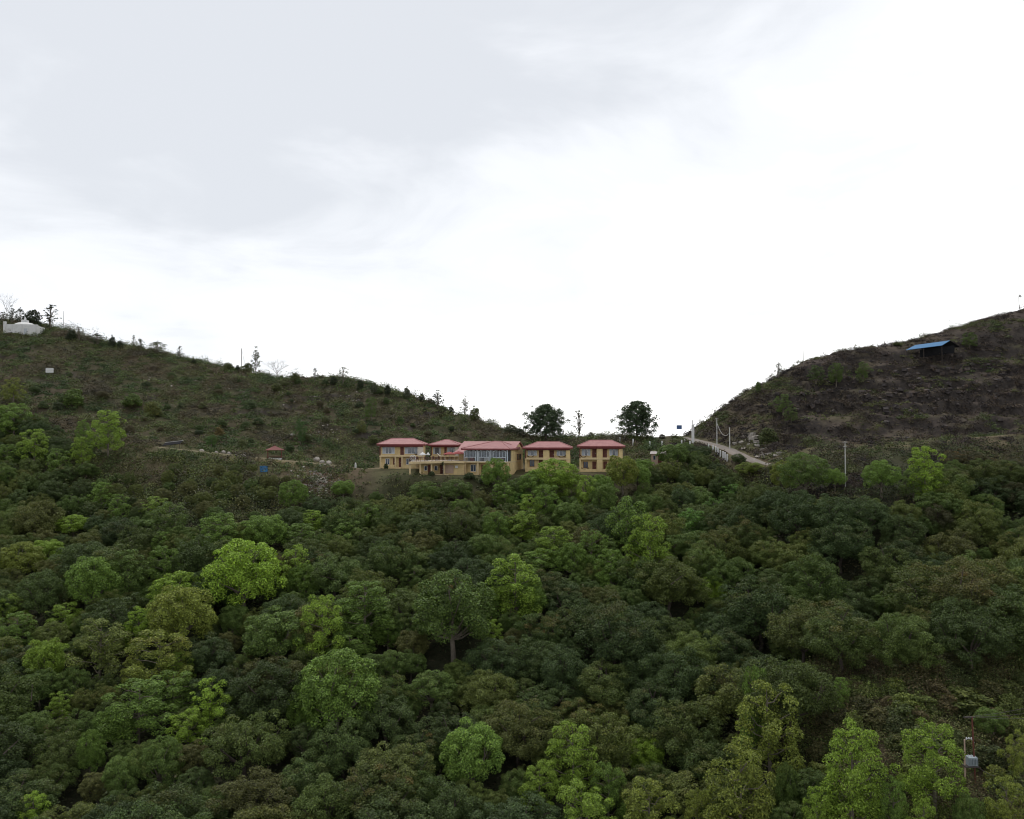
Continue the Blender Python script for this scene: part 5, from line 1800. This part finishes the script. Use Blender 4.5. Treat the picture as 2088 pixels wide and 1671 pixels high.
# hilltop trees and shrubs: (px, py_top, py_base, width px, kind, colour, label)
DK, GY_, OL, GR = (0.03, 0.04, 0.022), (0.075, 0.085, 0.055), (0.07, 0.085, 0.03), (0.075, 0.115, 0.03)
HT = [
    (1180, 838, 892, 28, 'wispy', (0.06, 0.075, 0.045), 'slim feathery tree on the saddle between the two wide pines'),
    (1040, 864, 886, 34, 'bush', GY_, 'grey green bush on the skyline left of the left pine'), (1205, 880, 893, 14, 'bush', GY_, 'low bush on the saddle right of the slim feathery tree'),
    (1060, 872, 890, 20, 'bush', DK, 'dark bush on the skyline touching the left pine'), (1350, 884, 894, 14, 'bush', (0.06, 0.05, 0.04), 'small brown bush on the saddle right of the right pine'),
    (948, 812, 850, 18, 'wispy', GY_, 'sparse tree on the skyline above the pointed-roof house'), (968, 826, 858, 24, 'bush', OL, 'rounded bush right of the sparse tree on the left skyline'),
    (892, 800, 834, 26, 'wispy', DK, 'dark tree on the left skyline above the leftmost guesthouse'), (830, 786, 812, 18, 'bush', GY_, 'bush below the thin pole on the left skyline'),
    (700, 741, 785, 24, 'wispy', GY_, 'thin wispy tree on the skyline above the gazebo'), (642, 751, 780, 14, 'wispy', DK, 'small dark tree on the left skyline beside the bare tree'),
    (602, 758, 780, 20, 'bush', OL, 'bush at the right foot of the bare tree'), (522, 713, 760, 18, 'wispy', OL, 'slender leafy tree on the skyline beside the stayed pole'),
    (505, 738, 760, 26, 'bush', OL, 'bush between the stayed pole and the slender leafy tree'), (465, 738, 754, 22, 'bush', OL, 'bush left of the stayed pole on the skyline'),
    (484, 744, 757, 10, 'bush', DK, 'small dark bush just left of the stayed pole'),
    (366, 706, 733, 14, 'wispy', DK, 'small tree right of the leaning umbrella-shaped one on the skyline'), (320, 692, 724, 26, 'wispy', OL, 'umbrella-shaped small tree on the left skyline'),
    (286, 686, 717, 12, 'wispy', GY_, 'thin twin-stemmed tree, right stem, on the left skyline'), (272, 684, 715, 10, 'wispy', GY_, 'thin twin-stemmed tree, left stem, on the left skyline'),
    (228, 682, 708, 16, 'bush', DK, 'dark upright bush on the skyline below the stupa ridge'), (197, 676, 706, 22, 'wispy', DK, 'dark small tree with leaning top on the skyline'),
    (160, 660, 696, 24, 'wispy', GY_, 'sparse grey tree right of the thin pole by the stupa'), (145, 672, 694, 22, 'bush', DK, 'dark bush at the foot of the thin pole by the stupa'),
    (103, 622, 668, 34, 'wispy', DK, 'forked dark tree right of the white stupa'), (67, 628, 665, 36, 'bush', DK, 'full dark tree standing just behind the white stupa wall'),
    (40, 622, 664, 14, 'wispy', DK, 'slender dark tree behind the stupa dome'), (24, 628, 664, 16, 'wispy', DK, 'narrow ivy-dark tree left of the stupa dome'), (6, 630, 666, 18, 'wispy', DK, 'dark tree at the left picture edge beside the stupa'),
    (395, 732, 741, 14, 'bush', DK, 'low dark bush on the left skyline right of the umbrella-shaped tree'), (245, 694, 712, 14, 'bush', DK, 'low dark bush between two small skyline trees on the left'),
    (735, 772, 796, 14, 'bush', DK, 'small dark bush on the skyline right of the thin wispy tree'), (763, 778, 802, 14, 'bush', GY_, 'small grey bush, second right of the thin wispy tree'),
    (790, 782, 806, 14, 'bush', DK, 'small dark bush left of the thin pole over the guesthouses'), (860, 800, 822, 14, 'bush', DK, 'small dark bush right of the thin pole over the guesthouses'),
    (680, 766, 784, 16, 'bush', DK, 'dark bush at the foot of the thin wispy tree'), (920, 826, 846, 14, 'bush', DK, 'small dark bush left of the sparse tree over the pointed-roof house'),
    # trees on the slopes
    (612, 855, 908, 22, 'tall', (0.05, 0.1, 0.03), 'narrow green cone-shaped tree on the slope above the gazebo'), (431, 888, 914, 18, 'tall', (0.06, 0.12, 0.03), 'small bright green tree right of the black shed'),
    (757, 809, 862, 20, 'tall', (0.07, 0.11, 0.03), 'slim green tree high on the slope above the leftmost guesthouse'), (738, 858, 890, 22, 'tall', (0.10, 0.11, 0.035), 'yellowish small tree on the slope left of the leftmost guesthouse'),
    (448, 866, 892, 24, 'bush', (0.11, 0.085, 0.035), 'orange brown bush on the slope above the black shed'), (310, 815, 850, 34, 'bush', (0.10, 0.11, 0.035), 'yellowish bush on the left hillside'),
    (150, 790, 830, 44, 'bush', GR, 'wide green bush on the left hillside below the white board'), (270, 800, 830, 40, 'bush', GR, 'green bush left of the yellowish bush on the hillside'),
    (1705, 740, 792, 30, 'tall', GR, 'middle one of three small green trees in line on the right hill'), (1760, 738, 778, 24, 'tall', GR, 'right one of three small green trees in line on the right hill'),
    (1664, 745, 782, 30, 'tall', (0.06, 0.09, 0.03), 'left one of three small green trees in line on the right hill'), (1597, 804, 850, 34, 'tall', GR, 'green tree on the lower left slope of the right hill'),
    (1614, 830, 864, 26, 'tall', (0.07, 0.1, 0.03), 'second smaller green tree on the lower left slope of the right hill'), (1977, 678, 712, 28, 'tall', GR, 'small green tree right of the blue-roofed shed'),
    (1588, 740, 772, 22, 'wispy', GY_, 'sparse pale tree on the right skyline above the road'), (1574, 758, 778, 10, 'wispy', GY_, 'very small sapling left of the sparse pale tree on the right skyline'),
    (1546, 776, 800, 12, 'bush', GR, 'green bush on the right skyline above the road poles'), (1565, 868, 905, 40, 'bush', (0.06, 0.075, 0.03), 'green bush on the cut slope beside the road'),
    (1830, 697, 706, 18, 'bush', OL, 'low bush on the right skyline left of the blue-roofed shed'),
    (787, 944, 956, 10, 'bush', (0.03, 0.05, 0.02), 'clipped dark shrub at the front left corner of the leftmost guesthouse'), (1050, 938, 952, 16, 'bush', (0.02, 0.025, 0.018), 'dark shrub beside the right wall of the glazed hall'),
    (932, 956, 968, 16, 'bush', GR, 'light shrub at the foot of the terrace block near the hall'), (880, 960, 970, 14, 'bush', (0.04, 0.06, 0.025), 'dark shrub in front of the terrace columns'),
    (957, 962, 978, 24, 'bush', (0.05, 0.07, 0.03), 'shrub below the left corner of the glazed hall'), (990, 968, 988, 30, 'bush', (0.045, 0.06, 0.03), 'broad shrub below the middle of the glazed hall'),
]
for px, pt, pb, wpx, kd, col_, lb in HT:
    hh = 3.0
    best = None
    for Y in np.arange(188, 318, 0.5):
        q = at(px, pb, Y)
        dz = q[2] - float(H(q[0], q[1]))
        if best is None or abs(dz) < best[0]:
            best = (abs(dz), Y)
        if dz < 0.05:
            best = (0, Y)
            break
    Y = best[1]
    q = at(px, pb, Y)
    g_ = float(H(q[0], q[1]))
    hh = at(px, pt, Y)[2] - g_
    root = plant(kd, q[0], q[1], wpx / F * Y * 1.1, hh, col_, 0.0, name='small_tree' if kd == 'tall' else None)
    tag(root, lb, 'bush' if kd == 'bush' else 'tree', 'trees and bushes on the hills')
for px, pt, pb, wpx, lb, sd_ in ((565, 733, 772, 62, 'pale leafless tree on the left skyline right of the stayed pole', 71), (14, 598, 664, 40, 'tall leafless tree at the upper left edge behind the stupa', 72)):
    Y = 288 if px > 100 else 314
    g_ = gpoint(px, pb, Y)
    hh = at(px, pt, Y)[2] - g_[2]
    cm, tm = make_bare(sd_, hh, wpx / F * Y)
    root = thing('bare_tree', g_, 0, lb, 'tree', 'trees and bushes on the hills')
    # fit to the height and width seen
    tops = max(v_.co.z for v_ in cm.vertices)
    wide = max(abs(v_.co.x) for v_ in cm.vertices)
    root.scale = (wpx / F * Y / 2 / wide, wpx / F * Y / 2 / wide, hh / tops)
    cm.materials.append(M['twig'])
    tm.materials.append(M['twig'])
    link('twigs', cm, None, root)
    link('trunk', tm, None, root)

# bushes that stand out on the slopes of the left hill
hb = np.random.default_rng(31)
HB = []
while len(HB) < 64:
    px, py = hb.uniform(60, 960), hb.uniform(770, 925)
    for Y in np.arange(206, 300, 0.8):
        q = at(px, py, Y)
        if q[2] < float(H(q[0], q[1])):
            break
    else:
        continue
    if Y < 207 or planted(q[0], q[1], 1.0, 1.5) or (px > 755 and Y < 222):
        continue
    h = float(hb.uniform(1.2, 2.7))
    col_ = [(0.045, 0.07, 0.028), (0.055, 0.085, 0.03), (0.075, 0.09, 0.034), (0.08, 0.07, 0.04), (0.04, 0.058, 0.027)][int(hb.integers(0, 5))]
    root = plant('bush' if hb.random() < 0.75 else 'round', q[0], q[1], h * hb.uniform(1.0, 1.6), h, col_, 0.15, name='hillside_bush')
    POS.append((q[0], q[1], 1.5))
    HB.append((px, py, root))
hbk = {}
for px, py, root in HB:
    cw = 'above the black shed' if px < 430 else 'above the gazebo' if px < 700 else 'above the leftmost guesthouses'
    rw = 'high' if py < 815 else 'midway up' if py < 870 else 'low'
    hbk.setdefault(f'bush {rw} on the left hillside {cw}', []).append((px, root))
for lb, lst in hbk.items():
    lst.sort(key=lambda q: q[0])
    for k, (px, root) in enumerate(lst):
        tag(root, f'{lb}, {ORD[k]} from left', 'bush', 'bushes on the left hillside')

# potted palm in front of the terrace
g_ = gpoint(903.5, 968, 193.2)
pal = thing('yucca_plant', g_, 0, 'palm-like plant with bare stem in front of the terrace block', 'plant')
zt = at(903, 944, 193.2)[2] - g_[2]
MB().tube([(0, 0, -0.4), (0.05, 0, zt * 0.5), (-0.05, 0, zt - 0.2)], [0.1, 0.08, 0.07], 8).build('stem', M['bark'], pal)
r = np.random.default_rng(9)
fr = MB()
for k in range(46):
    az, el = r.uniform(0, 6.28), r.uniform(-0.5, 1.3)
    L = r.uniform(0.55, 0.9)
    d = np.array((math.cos(az) * math.cos(el), math.sin(az) * math.cos(el), math.sin(el)))
    s_ = np.array((-math.sin(az), math.cos(az), 0)) * 0.06
    c0 = np.array((-0.05, 0, zt - 0.25))
    mid, tip = c0 + d * L * 0.6, c0 + d * L + (0, 0, -0.15)
    fr.add([c0 - s_ * 0.5, c0 + s_ * 0.5, mid + s_, mid - s_, tip], [(0, 1, 2, 3), (3, 2, 4)])
o = fr.build('fronds', M['leaf'], pal)
o.color = (0.03, 0.05, 0.025, 0)


# ------------------------------------------------------------------ scrub and undergrowth (nobody could count it)
def scrub(name, n_try, zone, dens, rad, leaf, per, palette, label, seed, flat=0.75, wild=None):
    r = np.random.default_rng(seed)
    x0, x1, y0, y1 = zone
    x, y = r.uniform(x0, x1, n_try), r.uniform(y0, y1, n_try)
    z = H(x, y)
    px, py = proj(x, y, z)
    keep = (px > -70) & (px < 2160) & (py < 1760)
    keep &= r.random(n_try) < dens(x, y, px, py)
    # drop what lies behind the crest
    e_ = 1.0
    dzy = (H(x, y + e_) - H(x, y - e_)) / (2 * e_)
    dzx = (H(x + e_, y) - H(x - e_, y)) / (2 * e_)
    facing = (-dzx * -x + -dzy * -y + (-z)) / np.hypot(x, y)
    keep &= facing > -0.12
    x, y, z, px, py = x[keep], y[keep], z[keep], px[keep], py[keep]
    m = len(x)
    R_ = rad[0] + (rad[1] - rad[0]) * r.random(m) ** 1.8
    R_ = R_ * np.where(r.random(m) < 0.14, 1.6, 1.0)
    fc = facing[keep]
    R_ = np.where((y > 181) & (y < 200) & (x > -38) & (x < 31), np.minimum(R_, 0.9) * np.where(y > 188, 0.7, 1.0), R_)
    pal_ = np.array(palette)
    w = np.clip(0.5 + 0.6 * fbm(x, y, 24, 3, seed), 0, 0.999)
    ci = np.clip((w * len(pal_) + r.normal(0, 0.8, m)).astype(int), 0, len(pal_) - 1)
    colr = pal_[ci] * r.uniform(0.75, 1.3, (m, 1))
    cnt = np.maximum(6, (per * R_ ** 1.7).astype(int))
    own = np.repeat(np.arange(m), cnt)
    k = len(own)
    d = r.normal(size=(k, 3))
    d[:, 2] = np.abs(d[:, 2]) * 0.9 + 0.05
    d = norm(d)
    rr = R_[own, None] * r.uniform(0.45, 1.1, (k, 1))
    hgt = (r.uniform(0.6, 1.4, m) * np.where((fc < 0.1) & (y > 235), r.uniform(0.9, 2.0, m), 1.0))[own, None]
    P = np.stack([x, y, z], 1)[own] + d * rr * np.concatenate([np.ones((k, 2)), flat * hgt], 1)
    P[:, 2] = np.maximum(P[:, 2], H(P[:, 0], P[:, 1]) + 0.05)
    N = norm(d * 0.8 + np.array((0, 0, 0.5)) + r.normal(size=(k, 3)) * 0.7)
    S_ = r.uniform(leaf[0], leaf[1], k)
    V_, F_ = leaf_quads(P, N, S_, r)
    C_ = np.ones((k, 4))
    C_[:, :3] = colr[own] * r.uniform(0.8, 1.2, (k, 1))
    o = link(name, mesh_np(name, V_, F_, {'tint': ('FLOAT_COLOR', np.repeat(C_, 4, 0))}), M['scrub'])
    o['kind'] = 'stuff'
    tag(o, label, 'scrub')
    print(name, m, 'shrubs', k, 'leaves')
    return o


def near_line(x, y, line, d0, d1):
    b = np.full(x.shape, 1e9)
    for (xa, ya, _), (xb, yb, _) in zip(line[:-1], line[1:]):
        dx, dy = xb - xa, yb - ya
        t = np.clip(((x - xa) * dx + (y - ya) * dy) / (dx * dx + dy * dy), 0, 1)
        b = np.minimum(b, np.hypot(x - xa - t * dx, y - ya - t * dy))
    return sm(b, d0, d1)


def open_ground(x, y, px, py):
    """1 where nothing built stands"""
    k = near_line(x, y, ROAD, 2.6, 3.6) * near_line(x, y, PATHL, 1.5, 2.8) * near_line(x, y, PATHR, 0.7, 1.4)
    blk = ((x > -33.5) & (x < 3.5) & (y > 191) & (y < 220)) | ((x > 2) & (x < 28.5) & (y > 195) & (y < 212)) | ((x > 30) & (x < 39) & (y > 200) & (y < 210))
    k = k * ~blk
    for o_ in (bt, sh, gz):
        k = k * ~((np.abs(x - o_.location.x) < 2.6) & (y > o_.location.y - 4.5) & (y < o_.location.y + 2.5))
    k = k * (1 - 0.9 * np.exp(-(((px - 655) / 30) ** 2 + ((py - 982) / 24) ** 2)))
    return k


PALL = [(0.042, 0.066, 0.028), (0.05, 0.076, 0.03), (0.066, 0.094, 0.033), (0.08, 0.094, 0.038), (0.076, 0.076, 0.04), (0.084, 0.068, 0.046), (0.055, 0.05, 0.037)]
PALR = [(0.055, 0.074, 0.03), (0.08, 0.09, 0.036), (0.062, 0.054, 0.036), (0.05, 0.038, 0.034), (0.034, 0.027, 0.027), (0.026, 0.022, 0.024), (0.058, 0.044, 0.036)]
scrub('hill_scrub', 33000, (-205, 40, 184, 318), lambda x, y, px, py: open_ground(x, y, px, py) * (px < 1420) * (y > 198) * (0.66 + 0.3 * fbm(x, y, 22, 3, 2)), (0.4, 1.7), (0.22, 0.5), 31, PALL,
      'low olive and brown scrub covering the left hill', 21, flat=0.85)
scrub('ridge_scrub', 32000, (28, 205, 158, 285), lambda x, y, px, py: open_ground(x, y, px, py) * (px > 1370) * np.clip(0.5 + 0.9 * fbm(x, y, 26, 3, 3) + 0.5 * (1 - sm(px, 1560, 1700)), 0.12, 1), (0.32, 1.35), (0.2, 0.46), 38, PALR,
      'low brown and olive scrub covering the right hill', 22, flat=0.7)
scrub('glade_scrub', 2300, (22, 75, 78, 124), lambda x, y, px, py: (px > 1600) * 0.9, (0.7, 2.1), (0.13, 0.29), 105,
      [(0.055, 0.072, 0.027), (0.08, 0.105, 0.032), (0.085, 0.09, 0.036), (0.095, 0.08, 0.044), (0.066, 0.085, 0.03), (0.10, 0.13, 0.034)], 'tangled olive and brown shrubs in the clearing at lower right', 23, flat=1.0)
scrub('bank_scrub', 5200, (-112, 62, 158, 200), lambda x, y, px, py: ((py > 960) | ((px < 610) & (py > 925))) * open_ground(x, y, px, py) * (px < 1600), (0.6, 2.1), (0.22, 0.46), 28,
      [(0.05, 0.07, 0.029), (0.07, 0.092, 0.032), (0.09, 0.105, 0.036), (0.08, 0.078, 0.038), (0.062, 0.085, 0.032)], 'mixed bushes on the bank below the houses and path', 25, flat=0.95)
scrub('undergrowth', 7000, (-130, 130, 78, 192), lambda x, y, px, py: (1 - (px > 1620) * (y < 120)) * 0.6, (0.9, 2.8), (0.28, 0.52), 17,
      [(0.04, 0.052, 0.025), (0.05, 0.062, 0.027), (0.06, 0.055, 0.03), (0.044, 0.045, 0.027)], 'dark undergrowth on the ground beneath the trees', 24, flat=1.3)
# bigger bushes told apart in the clearing
for k, (px, pt, wpx, hh, col_, lb) in enumerate((
        (1850, 1345, 90, 2.6, (0.06, 0.062, 0.026), 'round olive bush at the top of the clearing'), (1960, 1400, 130, 2.4, (0.08, 0.10, 0.03), 'wide green thicket bush in the middle of the clearing'),
        (2050, 1385, 90, 2.4, (0.075, 0.09, 0.03), 'green bush at the right edge of the clearing'), (1760, 1420, 70, 2.2, (0.05, 0.055, 0.024), 'dull bush left in the clearing'),
        (1700, 1440, 80, 2.4, (0.06, 0.062, 0.03), 'greyish bush at the left edge of the clearing'), (1830, 1500, 60, 1.8, (0.06, 0.075, 0.026), 'low bush between the two tall light trees of the clearing'),
        (2040, 1470, 110, 2.0, (0.06, 0.07, 0.026), 'broad low bush right of the tall transformer pole'), (2030, 1560, 50, 2.0, (0.12, 0.14, 0.035), 'yellowish bush just right of the transformer'),
        (1940, 1330, 80, 2.4, (0.055, 0.06, 0.026), 'dark olive bush against the dark trees at the back of the clearing'), (1780, 1345, 60, 2.4, (0.065, 0.055, 0.034), 'brownish bush at the upper left of the clearing'))):
    x, y = stand(px, pt, hh, 75, 125)
    root = plant('bush', x, y, wpx / F * y, hh, col_, 0.25)
    tag(root, lb, 'bush', 'bushes in the clearing')
gb = np.random.default_rng(91)
GB, tries = [], 0
while len(GB) < 46 and tries < 3000:
    tries += 1
    px, pt, hh = gb.uniform(1660, 2100), gb.uniform(1325, 1640), float(gb.uniform(1.3, 3.0))
    x, y = stand(px, pt, hh, 75, 125)
    if planted(x, y, 0.75, 1.2) or math.hypot(x - at(1977, 1500, 92)[0], y - 92) < 2.2 or hides_light(x, y, float(H(x, y)), 2.5, hh):
        continue
    col_ = [(0.065, 0.085, 0.03), (0.09, 0.115, 0.034), (0.085, 0.085, 0.038), (0.1, 0.085, 0.045), (0.055, 0.07, 0.03), (0.115, 0.145, 0.037)][int(gb.integers(0, 6))]
    root = plant('bush', x, y, hh * gb.uniform(1.1, 1.7), hh, col_, 0.2, name='clearing_bush')
    POS.append((x, y, 1.1))
    GB.append((px, pt, root))
gbk = {}
for px, pt, root in GB:
    rw = 'near the back' if pt < 1400 else 'in the middle' if pt < 1500 else 'at the front'
    gbk.setdefault(f'scrubby bush {rw} of the lower right clearing', []).append((px, root))
for lb, lst in gbk.items():
    lst.sort(key=lambda q: q[0])
    for k, (px, root) in enumerate(lst):
        tag(root, f'{lb}, {ORD[k]} from left', 'bush', 'scrubby bushes in the clearing')
print('young', NY, 'clearing bushes', len(GB))
print('dark trees', ND, 'light', len(LIGHT))
